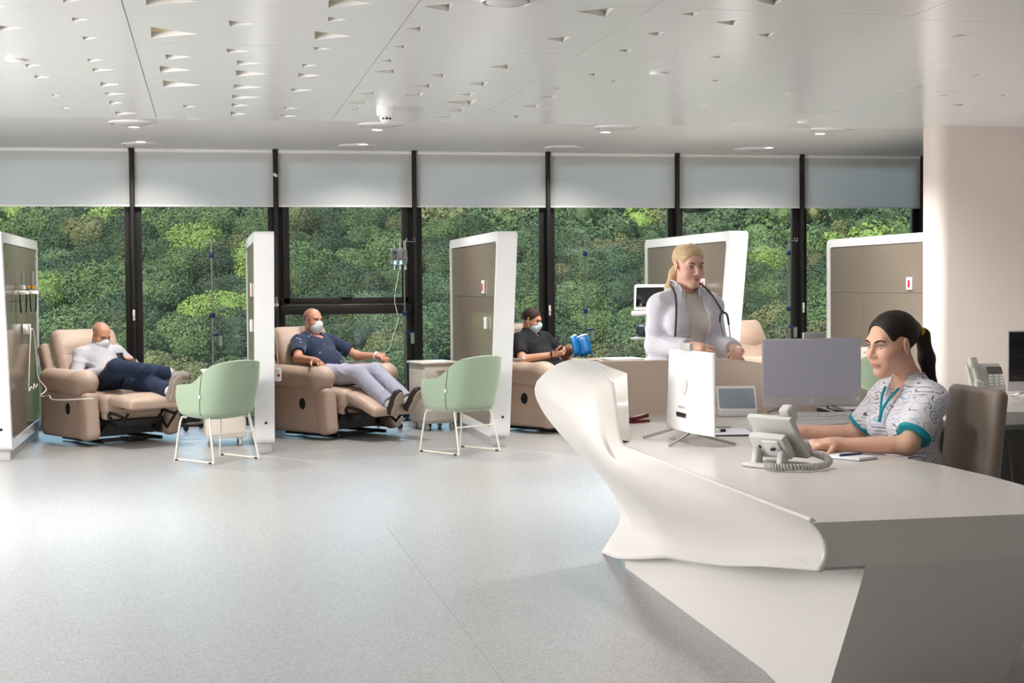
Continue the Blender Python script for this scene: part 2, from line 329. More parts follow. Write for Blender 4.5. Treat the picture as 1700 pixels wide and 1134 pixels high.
def sdf_mesh(name, prims, h, color=None, wob=None):
    un = [p for p in prims if p[4] == 'u']
    lo = np.min([p[1] for p in un], 0)-3*h-.01; hi = np.max([p[2] for p in un], 0)+3*h+.01
    n = np.ceil((hi-lo)/h).astype(int)+1
    ax = [(lo[i]+h*np.arange(n[i])).astype(np.float32) for i in range(3)]
    F = np.full(n, .08, np.float32)
    for f, a, b, k, op in prims:
        m = k+2.5*h
        i0 = np.clip(np.floor((a-m-lo)/h).astype(int), 0, n); i1 = np.clip(np.ceil((b+m-lo)/h).astype(int)+1, 0, n)
        if np.any(i1 <= i0): continue
        sl = tuple(slice(i0[i], i1[i]) for i in range(3))
        d = f(ax[0][sl[0]][:, None, None], ax[1][sl[1]][None, :, None], ax[2][sl[2]][None, None, :]).astype(np.float32)
        A = F[sl]
        if op == 'u':
            hh = np.maximum(k-np.abs(A-d), 0)/k; F[sl] = np.minimum(A, d)-hh*hh*k*.25
        else:
            d = -d if op == 's' else d
            hh = np.maximum(k-np.abs(A-d), 0)/k; F[sl] = np.maximum(A, d)+hh*hh*k*.25
    if wob:
        X, Y, Z = ax[0][:, None, None], ax[1][None, :, None], ax[2][None, None, :]
        a, w = wob
        u = (X*.45+Y*.8+Z*.55)*w+1.9*np.sin(Z*w*.31+1+X*w*.2)+1.4*np.sin(X*w*.43+Y*w*.27)
        v = (X*.7-Y*.5+Z*.75)*w*.8+1.7*np.sin(Y*w*.37+2)+1.2*np.sin(Z*w*.29-X*w*.33)
        msk = .5+.5*np.sin(X*w*.21+1.3*np.sin(Z*w*.17)+Y*w*.19)
        F -= (a*((1-np.abs(np.sin(u)))**3*msk+(1-np.abs(np.sin(v)))**3*(1-msk))-a*.25).astype(np.float32)
    S = F < 0
    act = None; cs = [(i, j, k) for i in (0, 1) for j in (0, 1) for k in (0, 1)]
    sub = lambda a, c: a[c[0]:a.shape[0]-1+c[0], c[1]:a.shape[1]-1+c[1], c[2]:a.shape[2]-1+c[2]]
    any_ = np.zeros(n-1, bool); all_ = np.ones(n-1, bool)
    for c in cs: q = sub(S, c); any_ |= q; all_ &= q
    idx = np.argwhere(any_ & ~all_)
    val = np.stack([F[idx[:, 0]+c[0], idx[:, 1]+c[1], idx[:, 2]+c[2]] for c in cs], 1)
    acc = np.zeros((len(idx), 3)); cnt = np.zeros(len(idx)); C = np.array(cs, float)
    for a in range(8):
        for b in range(a+1, 8):
            if np.abs(C[a]-C[b]).sum() != 1: continue
            va, vb = val[:, a], val[:, b]; x = (va < 0) != (vb < 0)
            t = np.where(x, va/np.where(x, va-vb, 1), 0)
            acc += np.where(x[:, None], C[a]+t[:, None]*(C[b]-C[a]), 0); cnt += x
    Vt = lo+h*(idx+acc/cnt[:, None])
    im = np.full(n-1, -1, np.int32); im[idx[:, 0], idx[:, 1], idx[:, 2]] = np.arange(len(idx))
    quads = []
    for a in range(3):
        b, c = (a+1) % 3, (a+2) % 3
        s0 = [slice(1, -1)]*3; s0[a] = slice(0, -1); s1 = [slice(1, -1)]*3; s1[a] = slice(1, None)
        P, Q = S[tuple(s0)], S[tuple(s1)]
        for cond, flip in ((P & ~Q, False), (~P & Q, True)):
            e = np.argwhere(cond)
            if not len(e): continue
            e[:, b] += 1; e[:, c] += 1
            def g(db, dc):
                w = e.copy(); w[:, b] -= db; w[:, c] -= dc; return im[w[:, 0], w[:, 1], w[:, 2]]
            q = np.stack([g(1, 1), g(0, 1), g(0, 0), g(1, 0)], 1)
            quads.append(q[:, ::-1] if flip else q)
    Q = np.concatenate(quads); Q = Q[(Q >= 0).all(1)]
    me = bpy.data.meshes.new(name); me.vertices.add(len(Vt)); me.vertices.foreach_set('co', Vt.astype(np.float32).ravel())
    me.loops.add(Q.size); me.loops.foreach_set('vertex_index', Q.astype(np.int32).ravel())
    me.polygons.add(len(Q)); me.polygons.foreach_set('loop_start', np.arange(0, Q.size, 4, dtype=np.int32))
    me.update(calc_edges=True); me.polygons.foreach_set('use_smooth', np.ones(len(Q), bool))
    if color is not None:
        c = np.ones((len(Vt), 4), np.float32); c[:, :3] = color(Vt)
        at = me.color_attributes.new('Col', 'FLOAT_COLOR', 'POINT'); at.data.foreach_set('color', c.ravel())
    return me
def soft(name, prims, h, m, parent=None, color=None, wob=None): return link(name, sdf_mesh(name, prims, h, color, wob), m, parent)

# ------------------------------------------------------------------ the setting
def struct(o): o['kind'] = 'structure'; return o
D = 15.84; ZC = 2.80; ZS = 2.85; CE = 12.66
struct(MB().grid([[(-8, -6, 0), (10, -6, 0)], [(-8, 16.1, 0), (10, 16.1, 0)]]).build('floor', 'vinyl_floor', recalc=False))
tube('floor_seam', [(1.02, 2.0, 0), (1.02, 8.9, 0)], .0007, 'groove', bpy.data.objects['floor'], 4)
w = struct(MB().box((-5.81, D+.13, 1.5), (4.36, .3, 3)).build('wall_front', 'hall_paint'))
MB().box((9.0, D+.13, 1.5), (2.1, .3, 3)).build('wall_section', 'hall_paint', w)
w = empty('wall_left', (-5.1, 0, 0)); struct(w)
for c, q in (((0, -.4, 1.5), (.2, 11.6, 3)), ((0, 14, 1.5), (.2, 4.2, 3)), ((0, 8.6, .12), (.2, 6.5, .24)), ((0, 8.6, 2.85), (.2, 6.5, .3))): MB().box(c, q).build('wall_section', 'hall_paint', w)
w = empty('wall_rear', (0, -6.1, 0)); struct(w)
for c, s in (((2.4, 0, 1.5), (15.4, .2, 3)),): MB().box(c, s).build('wall_section', 'hall_paint', w)
struct(MB().box((10.1, 5, 1.5), (.2, 22.4, 3)).build('wall_right', 'hall_paint'))
# end wall beside the last bay, rounded corner
pts = [(10, 12.36), (10, 12.66)]+[(6.31+.14-.14*math.cos(a), 12.66-.1+.1*math.sin(a)) for a in [R90*(1-k/5) for k in range(6)]]+[(6.31+.14-.14*math.cos(a), 12.36+.14-.14*math.sin(a)) for a in [R90*k/6 for k in range(7)]]
struct(MB().prism(pts, 0, 2.84).build('wall_end', 'wall_paint', smooth=True))

TRI = [(-0.64, 7.43, -0.66, 7.62, -0.57, 7.52), (-0.65, 8.01, -0.66, 8.14, -0.57, 8.06), (-0.65, 8.61, -0.65, 8.73, -0.57, 8.64), (-0.26, 7.33, -0.27, 7.62, -0.03, 7.48), (-0.27, 8.24, -0.28, 8.6, -0.03, 8.43), (0.13, 7.98, 0.14, 8.16, 0.27, 8.06), (0.13, 8.92, 0.14, 9.09, 0.27, 8.99), (-0.22, 9.18, -0.22, 9.39, -0.07, 9.26), (-0.68, 9.43, -0.69, 9.56, -0.59, 9.46), (-0.68, 9.82, -0.69, 9.98, -0.55, 9.88), (-0.27, 9.65, -0.27, 9.95, -0.08, 9.82), (0.2, 9.36, 0.2, 9.57, 0.35, 9.47), (0.2, 9.78, 0.21, 10.07, 0.41, 9.92), (-0.68, 10.48, -0.69, 10.71, -0.56, 10.57), (-0.27, 10.32, -0.27, 10.68, -0.02, 10.54), (0.2, 10.46, 0.2, 10.72, 0.4, 10.59), (-0.68, 11.02, -0.69, 11.19, -0.54, 11.07), (0.2, 11.05, 0.2, 11.3, 0.41, 11.13), (0.2, 11.55, 0.21, 11.78, 0.34, 11.63), (0.2, 12.09, 0.21, 12.36, 0.33, 12.22), (-0.68, 11.51, -0.7, 11.75, -0.59, 11.6), (-0.68, 12.18, -0.69, 12.43, -0.52, 12.28), (-0.16, 12.54, -0.16, 12.74, 0.0, 12.63), (-0.16, 11.68, -0.15, 11.87, -0.06, 11.78), (0.59, 7.27, 0.61, 7.55, 0.81, 7.4), (0.63, 7.8, 0.64, 7.94, 0.73, 7.86), (0.59, 8.23, 0.61, 8.52, 0.8, 8.38), (0.62, 8.78, 0.64, 8.9, 0.73, 8.82), (0.6, 9.45, 0.61, 9.59, 0.69, 9.5), (0.6, 9.86, 0.61, 10.07, 0.75, 9.95), (0.59, 10.63, 0.61, 10.81, 0.75, 10.69), (0.6, 11.73, 0.61, 11.87, 0.72, 11.78), (0.6, 12.24, 0.61, 12.44, 0.74, 12.33), (-1.07, 9.69, -1.08, 9.85, -0.98, 9.74), (-1.07, 10.19, -1.08, 10.36, -0.98, 10.27), (-1.04, 8.32, -1.06, 8.48, -0.93, 8.37), (-1.01, 7.63, -1.03, 7.84, -0.94, 7.76), (-1.06, 11.17, -1.06, 11.29, -1.01, 11.25), (-1.06, 11.95, -1.07, 12.07, -0.99, 12.0), (1.07, 7.44, 1.2, 7.34, 1.21, 7.55), (1.06, 8.08, 1.15, 8.01, 1.15, 8.16), (1.07, 8.69, 1.14, 8.63, 1.14, 8.76), (1.06, 9.24, 1.13, 9.18, 1.13, 9.31), (1.07, 9.71, 1.2, 9.6, 1.21, 9.82), (1.08, 10.83, 1.2, 10.73, 1.2, 10.91), (1.06, 11.4, 1.2, 11.27, 1.2, 11.5), (1.1, 11.83, 1.2, 11.73, 1.18, 11.9), (1.44, 9.84, 1.54, 9.73, 1.55, 9.94), (1.41, 10.39, 1.53, 10.26, 1.54, 10.5), (1.41, 10.89, 1.54, 10.73, 1.54, 10.97), (1.77, 10.21, 1.89, 10.09, 1.89, 10.32), (1.79, 10.78, 1.9, 10.66, 1.89, 10.87), (1.77, 11.25, 1.99, 11.05, 1.99, 11.45), (1.85, 11.77, 2.0, 11.63, 2.0, 11.91), (1.83, 12.24, 2.0, 12.09, 1.99, 12.35), (1.77, 9.41, 1.88, 9.28, 1.9, 9.51), (1.85, 7.45, 2.01, 7.32, 2.03, 7.58), (2.39, 7.44, 2.47, 7.36, 2.47, 7.48), (2.65, 7.64, 2.77, 7.54, 2.77, 7.72), (2.65, 7.03, 2.77, 6.96, 2.78, 7.14), (2.39, 8.04, 2.47, 7.96, 2.47, 8.1), (3.01, 7.99, 3.09, 7.91, 3.1, 8.06), (1.89, 8.3, 2.0, 8.2, 2.0, 8.4), (2.38, 8.63, 2.47, 8.58, 2.46, 8.71), (3.01, 8.8, 3.09, 8.74, 3.09, 8.85), (2.46, 9.65, 2.52, 9.56, 2.53, 9.73), (2.7, 9.94, 2.74, 9.89, 2.74, 9.98), (2.4, 10.84, 2.52, 10.73, 2.52, 10.91), (2.38, 10.35, 2.46, 10.3, 2.46, 10.4), (3.37, 9.82, 3.43, 9.77, 3.43, 9.87), (2.4, 11.42, 2.52, 11.3, 2.52, 11.52), (2.46, 12.11, 2.51, 12.0, 2.52, 12.22), (4.15, 9.6, 4.22, 9.52, 4.15, 9.48), (4.45, 9.71, 4.52, 9.63, 4.46, 9.6), (4.13, 7.9, 4.23, 7.84, 4.14, 7.8), (5.05, 9.39, 5.12, 9.32, 5.05, 9.28), (4.14, 10.51, 4.21, 10.45, 4.13, 10.39), (3.77, 11.31, 3.84, 11.22, 3.77, 11.17), (4.45, 11.64, 4.56, 11.58, 4.47, 11.51), (4.95, 11.47, 5.06, 11.41, 4.95, 11.32), (4.36, 12.24, 4.53, 12.17, 4.4, 12.07), (4.96, 10.36, 5.02, 10.32, 4.96, 10.26), (4.95, 9.98, 5.02, 9.93, 4.94, 9.88), (5.33, 10.39, 5.41, 10.34, 5.33, 10.28), (5.71, 10.9, 5.82, 10.76, 5.83, 10.96), (5.77, 10.29, 5.84, 10.23, 5.84, 10.33)]
ceil = empty('ceiling', (0, 0, ZC)); struct(ceil)
XJ = [-8, -6.0, -4.6, -3.2, -1.79, -.38, 1.03, 2.2, 3.6, 4.8, 6.2, 7.6, 10]
for x0, x1 in zip(XJ, XJ[1:]):
    T = [[(t[0], t[1]), (t[2], t[3]), (t[4], t[5])] for t in TRI if x0 < (t[0]+t[2]+t[4])/3 < x1]
    ys = [-6, -3.5, -1.0, 1.5, 4.0, 6.0]; y = 6.0
    while y < CE-1.5:
        y += 1.41; q = y
        for s in (0, .06, -.06, .12, -.12, .18, -.18, .24, -.24):
            if not any(min(p[1] for p in t)-.02 < y+s < max(p[1] for p in t)+.02 for t in T): q = y+s; break
        ys.append(q)
    ys[-1] = min(ys[-1], CE-.6); ys.append(CE)
    for y0, y1 in zip(ys, ys[1:]):
        TT = [t for t in T if y0 < (t[0][1]+t[1][1]+t[2][1])/3 < y1]
        g = .0025
        TT = [[(min(max(a, x0+.012), x1-.012), min(max(b, y0+.012), y1-.012)) for a, b in t] for t in TT]
        vs = [Vector((x0+g, y0+g)), Vector((x1-g, y0+g)), Vector((x1-g, y1-g)), Vector((x0+g, y1-g))]; es = [(0, 1), (1, 2), (2, 3), (3, 0)]
        for t in TT:
            b = len(vs); vs += [Vector(p) for p in t]; es += [(b, b+1), (b+1, b+2), (b+2, b)]
        ov, oe, of, *_ = delaunay_2d_cdt(vs, es, [], 0, 1e-5)
        def inside(p, t):
            s = [(t[(i+1) % 3][0]-t[i][0])*(p[1]-t[i][1])-(t[(i+1) % 3][1]-t[i][1])*(p[0]-t[i][0]) for i in range(3)]
            return all(v > 0 for v in s) or all(v < 0 for v in s)
        m = MB(); bv = [m.bm.verts.new((v.x, v.y, 0)) for v in ov]; tv = {}
        for f in of:
            c = sum((ov[i] for i in f), Vector((0, 0)))/3
            if not any(inside(c, t) for t in TT): m.bm.faces.new([bv[i] for i in f][::-1])
        for e in [e for e in m.bm.edges if len(e.link_faces) == 1]:
            a, b = e.verts
            for v in (a, b):
                if v not in tv: tv[v] = m.bm.verts.new((v.co.x, v.co.y, .03))
            m.bm.faces.new((a, b, tv[b], tv[a]))
        for v in [v for v in m.bm.verts if not v.link_faces]: m.bm.verts.remove(v)
        pn = m.build('ceiling_panel', 'ceiling_white', ceil)
        for t in TT:
            c = Vector((sum(p[0] for p in t)/3, sum(p[1] for p in t)/3))
            MB().prism([tuple(c+(Vector(p)-c)*1.25) for p in t], .03, .036).build('recess_backing', 'recess_tan', pn)
box('ceiling_void', (1, 3.3, .13), (18, 18.7, .1), 'hall_paint', ceil, bev=0)
box('soffit', (1, 14.36, .1), (18, 3.42, .1), 'soffit_white', ceil, bev=0)
box('soffit_edge', (1, CE+.006, .09), (18, .012, .16), 'soffit_white', ceil, bev=0)
struct(box('roof', (1, 5, 3.15), (18.6, 22.8, .2), 'hall_paint', None, bev=0)); bpy.data.objects['roof'].name = 'roof_slab'  # unseen slab over the ceiling, put in to stop light leaks

# windows: one bay per mullion spacing
X0, S = -.733, 1.446
def windows():
    for n, i in enumerate(range(-2, 6)):
        xa = X0+S*i; xb = xa+S
        w = empty('window_%d' % (n+1), ((xa+xb)/2, D, 0)); struct(w); hw = S/2
        box('mullion', (hw, .03, 1.43), (.034, .12, 2.84), 'bronze_frame', w, bev=.003)
        if n == 0: box('mullion', (-hw, .03, 1.43), (.034, .12, 2.84), 'bronze_frame', w, bev=.003)
        z1 = 2.84
        for sx in (-1, 1): box('frame', (sx*(hw-.05), .11, 1.43), (.07, .06, 2.82), 'bronze_frame', w, bev=.004)
        box('frame', (0, .11, .045), (S-.05, .08, .09), 'bronze_frame', w, bev=.004); box('frame', (0, .11, 2.8), (S-.05, .08, .09), 'bronze_frame', w, bev=.004)
        box('sill_step', (0, .0, .012), (S-.04, .12, .024), 'bronze_frame', w, bev=.003)
        if i == 1:
            box('transom', (0, .09, 1.185), (S-.06, .09, .10), 'bronze_frame', w, bev=.004)
            sash = box('sash', (0, .07, 1.275), (S-.10, .05, .07), 'bronze_frame', w, bev=.004)
            for sx in (-1, 1): box('stile', (sx*(hw-.10), .07, 2.03), (.07, .05, 1.56), 'bronze_frame', sash, bev=.004)
            box('latch', (.0, .035, 1.31), (.11, .03, .022), 'black_metal', sash); box('latch_lever', (.03, .02, 1.33), (.06, .018, .012), 'black_metal', sash)
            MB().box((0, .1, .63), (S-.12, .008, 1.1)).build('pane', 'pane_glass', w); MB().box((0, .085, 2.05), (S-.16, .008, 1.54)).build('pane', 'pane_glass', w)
        else:
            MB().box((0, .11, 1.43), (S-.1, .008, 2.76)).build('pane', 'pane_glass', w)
        if i in (-1, 2, 4): lathe('handle', [(.0, 0), (.012, .001), (.013, .01), (.009, .014)], (hw, -.035, 1.15), 'white_plastic', w, R=rotm(R90)); box('handle_plate', (hw, -.034, 1.15), (.024, .012, .11), 'white_plastic', w, bev=.005)
        # roller blind in front of the glass
        if i >= -2:
            where = ['far left, at the frame edge', 'left, over the bald man in white', 'over the first visitor chair bay', 'over the opening sash and the navy-shirted man', 'over the second visitor chair', 'over the man reading the blue magazine', 'over the standing woman in the white coat', 'rightmost, next to the end wall'][n]
            b = empty('roller_blind', ((xa+xb)/2, D-.012, 2.255), label='white fabric roller blind half drawn, '+where, cat='blind', group='roller blinds on the window wall')
            MB().box((0, .03, .3), (S-.05, .003, .59)).build('fabric', 'blind_fabric', b)
            box('bottom_bar', (0, .03, .008), (S-.05, .016, .02), 'white_plastic', b)
            MB().tube([(-hw+.03, .03, .575), (hw-.03, .03, .575)], .022, 10).build('roller_tube', 'white_plastic', b, True)
windows()
o = tag(box('window_tag', (X0+S-.005, D-.04, 2.58), (.05, .02, .03), 'white_plastic', None, R=rotm(0, .6, 0), bev=.008), 'small white plastic clip fixed high on the dark mullion', 'clip')

# ceiling fittings
def diffuser(loc, lab, r=.2, grp='round air diffusers'):
    o = empty('air_diffuser', loc, label=lab, cat='vent', group=grp)
    lathe('rim', [(r, 0), (r, -.008), (r*.93, -.016), (r*.9, -.008), (r*.9, 0)], (0, 0, 0), 'white_gloss', o, n=32)
    lathe('cone', [(r*.74, 0), (r*.8, -.012), (r*.7, -.022), (.0001, -.022)], (0, 0, 0), 'grille_grey', o, n=32)
for k, x in enumerate((-.61, 1.52, 3.65, 5.7)):
    bay = ('left bay with the bald man in white', 'bay of the navy-shirted man', 'bay of the man with the blue magazine', 'bay beside the end wall')[k]
    diffuser((x, 13.42-.08*k, ZS), 'round white diffuser at the ceiling edge, '+bay); diffuser((x, 15.4-.05*k, ZS), 'round white diffuser near the blinds, '+bay)
def downlight(loc, lab, e=130):
    o = empty('downlight', loc, label=lab, cat='ceiling light', group='recessed downlights in the soffit')
    lathe('trim_ring', [(.062, 0), (.062, -.005), (.05, -.008), (.048, 0)], (0, 0, 0), 'white_gloss', o)
    lathe('lens', [(.047, -.001), (.047, -.004), (.0001, -.004)], (0, 0, 0), 'lamp_glow', o)
    s = light('downlight_lamp', 'SPOT', (0, 0, -.02), (0, 0, 0), e, (1, .96, .91), spot_size=math.radians(140), spot_blend=.8, shadow_soft_size=.05); s.parent = o
for k, (x, y) in enumerate(((-.61, 13.75), (-.61, 15.14), (1.54, 13.75), (1.55, 15.15), (3.67, 13.7), (3.7, 15.15), (5.76, 13.6), (5.8, 15.05))):
    downlight((x, y, ZS), 'small lit round downlight %s the diffuser of the %s bay' % (('behind', 'in front of')[k % 2], ('left', 'second', 'third', 'last')[k//2]), (115, 50)[k % 2])
o = empty('dome_camera', (1.37, 11.63, ZC), label='white cylindrical dome camera hanging from the ceiling', cat='camera')
lathe('housing', [(.075, 0), (.075, -.05), (.068, -.07), (.055, -.075)], (0, 0, 0), 'white_gloss', o); lathe('lens_dome', [(.05, -.072), (.048, -.1), (.03, -.118), (.0001, -.122)], (0, 0, 0), 'white_plastic', o)
for a in (-.6, 0, .6): box('lens_window', (.0+.046*math.sin(a), -.046*math.cos(a), -.09), (.02, .006, .016), 'black_plastic', o, R=rotm(0, 0, a), bev=.002)
diffuser((1.44, 7.2, ZC), 'large round ceiling speaker grille cut by the top edge', .13, 'ceiling discs')
for x, y, l, e in ((-1.1, 9.52, 'small round ceiling disc with an added lamp, far left', 190), (2.91, 9.52, 'small round disc with an added lamp in the bright middle of the ceiling', 190), (5.02, 12.2, 'small round disc with an added lamp near the ceiling edge on the right', 430), (1.44, 5.4, 'added lamp disc above the reception desk, over the top edge', 60), (7.4, 9.3, 'added lamp disc right of the end wall corner, outside the frame', 150)):
    s = light('added_ceiling_spot', 'SPOT', (x, y, ZC-.03), (0, 0, 0), e, (1, .97, .93), spot_size=math.radians(150), spot_blend=.9, shadow_soft_size=.15)  # lamps added to brighten floor and bays; last two discs invented with them
    o = empty('ceiling_disc', (x, y, ZC), label=l, cat='ceiling light', group='ceiling discs with added lamps'); lathe('disc', [(.06, 0), (.058, -.012), (.04, -.016), (.0001, -.016)], (0, 0, 0), 'white_plastic', o); lathe('ring', [(.064, 0), (.064, -.004), (.0001, -.004)], (0, 0, 0), 'grille_grey', o)

# ------------------------------------------------------------------ wooded hillside outside
def hz(x, y):
    x, y = x/1.7, y/1.7; return 1.7*(-11+(y-60)*.19+2.2*math.sin(x*.07+1)*math.cos(y*.045)+max(0, x-40)*.02)
hill = MB().grid([[(x, y, hz(x, y)-.8) for x in range(-130, 300, 12)] for y in range(50, 470, 12)]).build('hillside', 'hill_soil', None, True, recalc=False)
struct(hill)
def crown(seed, nleaf=8000, sub=3, ls=1.0, cr=.93):
    rnd = np.random.default_rng(seed); lobes = [(V3(0, 0, 0), 1.0)]
    for k in range(9):
        a = rnd.uniform(0, 6.28); e = rnd.uniform(-.2, .9); lobes.append((V3(math.cos(a)*.62*math.cos(e), math.sin(a)*.62*math.cos(e), .55*math.sin(e)), rnd.uniform(.42, .66)))
    P = []; N = []
    while len(P) < nleaf:
        c, r = lobes[rnd.integers(len(lobes))]; d = nrm(rnd.normal(size=3))
        if d[2] < -.5: continue
        p = c+d*r*rnd.uniform(.9, 1.05)
        if any(np.linalg.norm(p-c2) < r2*.86 for c2, r2 in lobes): continue
        P.append(p); N.append(nrm(d+rnd.normal(size=3)*.55))
    P = np.array(P); N = np.array(N); A = np.cross(N, rnd.normal(size=N.shape)); A /= np.linalg.norm(A, axis=1)[:, None]; B = np.cross(N, A)
    s = rnd.uniform(.022, .05, (nleaf, 1))*ls; V = np.stack([P-A*s, P-B*s*.7, P+A*s, P+B*s*.7], 1).reshape(-1, 3); V[:, 2] *= .85
    core = bmesh.new(); bmesh.ops.create_icosphere(core, subdivisions=sub, radius=.8)
    cv = np.array([v.co[:] for v in core.verts]); cf = [[v.index for v in f.verts] for f in core.faces]; core.free()
    for i, v in enumerate(cv):
        d = nrm(v); m = .8
        for c, r in lobes[1:]:
            b = d @ c; q = b*b-(c @ c)+(r*.92)**2
            if q > 0: m = max(m, b+math.sqrt(q))
        cv[i] = d*m*cr
    cv[:, 2] *= .85
    me = bpy.data.meshes.new('crown'); me.from_pydata(np.concatenate([V, cv]).tolist(), [], [[4*i, 4*i+1, 4*i+2, 4*i+3] for i in range(nleaf)]+[[a+4*nleaf for a in f] for f in cf])
    return me
def forest():
    random.seed(5); kinds = [('leaf_dark', 'dark green'), ('leaf_mid', 'mid green'), ('leaf_bright', 'bright yellow-green'), ('leaf_olive', 'dull olive')]
    base = []
    for k, (m, _) in enumerate(kinds):
        for v in range(2):
            me = crown(11+7*k+v); me.materials.append(MATS[m]); base.append((k, me))
    n = 0; y = 104.0; rest = []
    while y < 400:
        xa = -.15*y-4; xb = .55*y+4; x = xa+random.uniform(0, 4)
        while x < xb:
            r = random.uniform(2.6, 4.6); k = random.choices(range(4), (5, 5, 1.3, 1.4))[0]
            me = random.choice([b for b in base if b[0] == k])[1]; xx = x; yy = y+random.uniform(-3, 3); sz = r*random.uniform(1.0, 1.4); a = random.uniform(0, 6.28); zz = hz(xx, yy)+r*.30
            x += r*random.uniform(1.3, 1.85)
            if n >= 300: rest.append((k, xx, yy, zz, r, sz, a)); continue
            o = bpy.data.objects.new('forest_tree', me); COL.objects.link(o); o.location = (xx, yy, zz); o.scale = (r, r, sz); o.rotation_euler = (0, 0, a)
            depth = ('lowest on the slope', 'low on the slope', 'below mid-slope', 'at mid-slope', 'above mid-slope', 'high on the slope')[min(5, int((y-100)/14))]
            wi = int(math.floor((xx/yy*D-X0)/S))+1; side = 'through the %s window from left' % ('first', 'second', 'third', 'fourth', 'fifth', 'sixth', 'seventh')[min(6, max(0, wi))]
            tag(o, '%s rounded tree %s, seen %s' % (kinds[k][1], depth, side), 'tree', 'trees on the wooded hillside'); n += 1
        y *= 1.062
    V = []; Fc = []; mi = []; off = 0                                  # the farthest crowns, beyond the first 300, joined
    small = [crown(91+k, 1000, 2, 2.1, .84) for k in range(3)]; arr = []
    for me in small:
        v = np.empty(len(me.vertices)*3); me.vertices.foreach_get('co', v); arr.append((v.reshape(-1, 3), [list(p.vertices) for p in me.polygons]))
    for i, (k, xx, yy, zz, r, sz, a) in enumerate(rest):
        v, f = arr[i % 3]; c, s_ = math.cos(a), math.sin(a); V.append(np.stack([(v[:, 0]*c-v[:, 1]*s_)*r+xx, (v[:, 0]*s_+v[:, 1]*c)*r+yy, v[:, 2]*sz+zz], 1)); Fc += [[q+off for q in p] for p in f]; mi += [k]*len(f); off += len(v)
    me = bpy.data.meshes.new('distant_forest'); me.from_pydata(np.concatenate(V).tolist(), [], Fc)
    for m_, _ in kinds: me.materials.append(MATS[m_])
    me.polygons.foreach_set('material_index', mi)
    tag(link('distant_forest', me), 'hazy distant forest canopy at the top of the slope', 'forest', kind='stuff'); print('trees', n, len(rest))
forest()

# ------------------------------------------------------------------ bay partitions
PX = (-1.77, .38, 2.43, 4.50, 6.53); PT = .17; YB = 15.25; PZ0, PZ1 = .085, 1.885
def side_outline(inset, r, y_back=YB):
    zb, zt = PZ0+inset, PZ1-inset
    fy = lambda z: 13.02-.42*(z-PZ0)/(PZ1-PZ0)+inset*1.02
    c = [(fy(zb), zb), (fy(zt), zt), (y_back-inset, zt), (y_back-inset, zb)]; out = []
    for i in range(4):
        p = Vector(c[i]); a = (Vector(c[i-1])-p).normalized(); b = (Vector(c[(i+1) % 4])-p).normalized()
        for k in range(7):
            t = k/6; out.append(p+a*r*(1-t)**2+b*r*t*t)
    return out
def partition(k):
    names = ('leftmost white framed bay partition with two oxygen bottles on its glossy taupe face', 'white framed bay partition seen edge-on between the two left recliners',
             'white framed bay partition behind the second green visitor chair', 'white framed bay partition behind the standing woman in the white coat', 'white framed bay partition beside the end wall, rightmost')
    g = empty('bay_partition', (PX[k], 0, 0), label=names[k], cat='partition', group='bay partitions along the windows')
    T = lambda x, y, z: (z, x, y)
    o = side_outline(0, .075); i = side_outline(.085, .05)
    m = MB(); n = len(o); rings = []
    for pts, x in ((i, .014), (i, .002), (o, .002), (o, PT-.002), (i, PT-.002), (i, PT-.014)): rings.append([m.bm.verts.new((x, p[0], p[1])) for p in pts])
    for A, B in zip(rings, rings[1:]):
        for q in range(n): m.bm.faces.new((A[q], A[(q+1) % n], B[(q+1) % n], B[q]))
    m.build('frame', 'white_gloss', g, 50)
    # face panels on both sides: four pieces with open joints, clipped from the inner outline
    ym, zm = 14.35, 1.32
    def clip(poly, ax, lim, keep):
        out = []
        for a, b in zip(poly, poly[1:]+poly[:1]):
            ia, ib = (a[ax]-lim)*keep >= 0, (b[ax]-lim)*keep >= 0
            if ia: out.append(a)
            if ia != ib: t = (lim-a[ax])/(b[ax]-a[ax]); out.append(a+(b-a)*t)
        return out
    for x0, x1 in ((.010, .03), (PT-.03, PT-.010)):
        for sy in (-1, 1):
            for sz in (-1, 1):
                pl = clip(clip([Vector(p) for p in i], 0, ym+.0015*sy, sy), 1, zm+.0015*sz, sz)
                MB().prism([tuple(p) for p in pl], x0, x1, T).build('face_panel', 'taupe_glass', g)
    box('core', (PT/2, 14.2, 1.0), (.06, 1.9, 1.6), 'white_gloss', g, bev=0)
    box('plinth', (PT/2, 14.18, .044), (.12, 2.16, .088), 'stone_plinth', g)
    lathe('cable_hole', [(.012, 0), (.012, .004), (.0001, .004)], (PT*.55, 12.955, .27), 'black_plastic', g, R=rotm(R90+.23))
    return g
parts_ = [partition(k) for k in range(5)]
def wall_plate(k, side, y, z, lab):
    x = PX[k]+(.008 if side < 0 else PT-.008); g = empty('call_plate', (x, y, z), label=lab, cat='switch plate', group='red call plates')
    box('plate', (side*.006, 0, 0), (.016, .11, .12), 'white_plastic', g, bev=.006); box('call_button', (side*.016, -.008, 0), (.01, .036, .07), 'red_plastic', g, bev=.004)
wall_plate(1, -1, 13.55, 1.40, 'white call plate with red button on the edge-on partition'); wall_plate(2, -1, 13.35, 1.41, 'white call plate with red button on the partition behind the second green chair')
wall_plate(3, -1, 13.35, 1.41, 'white call plate with red button beside the blonde woman'); wall_plate(4, -1, 13.3, 1.41, 'white call plate with red button near the end wall')
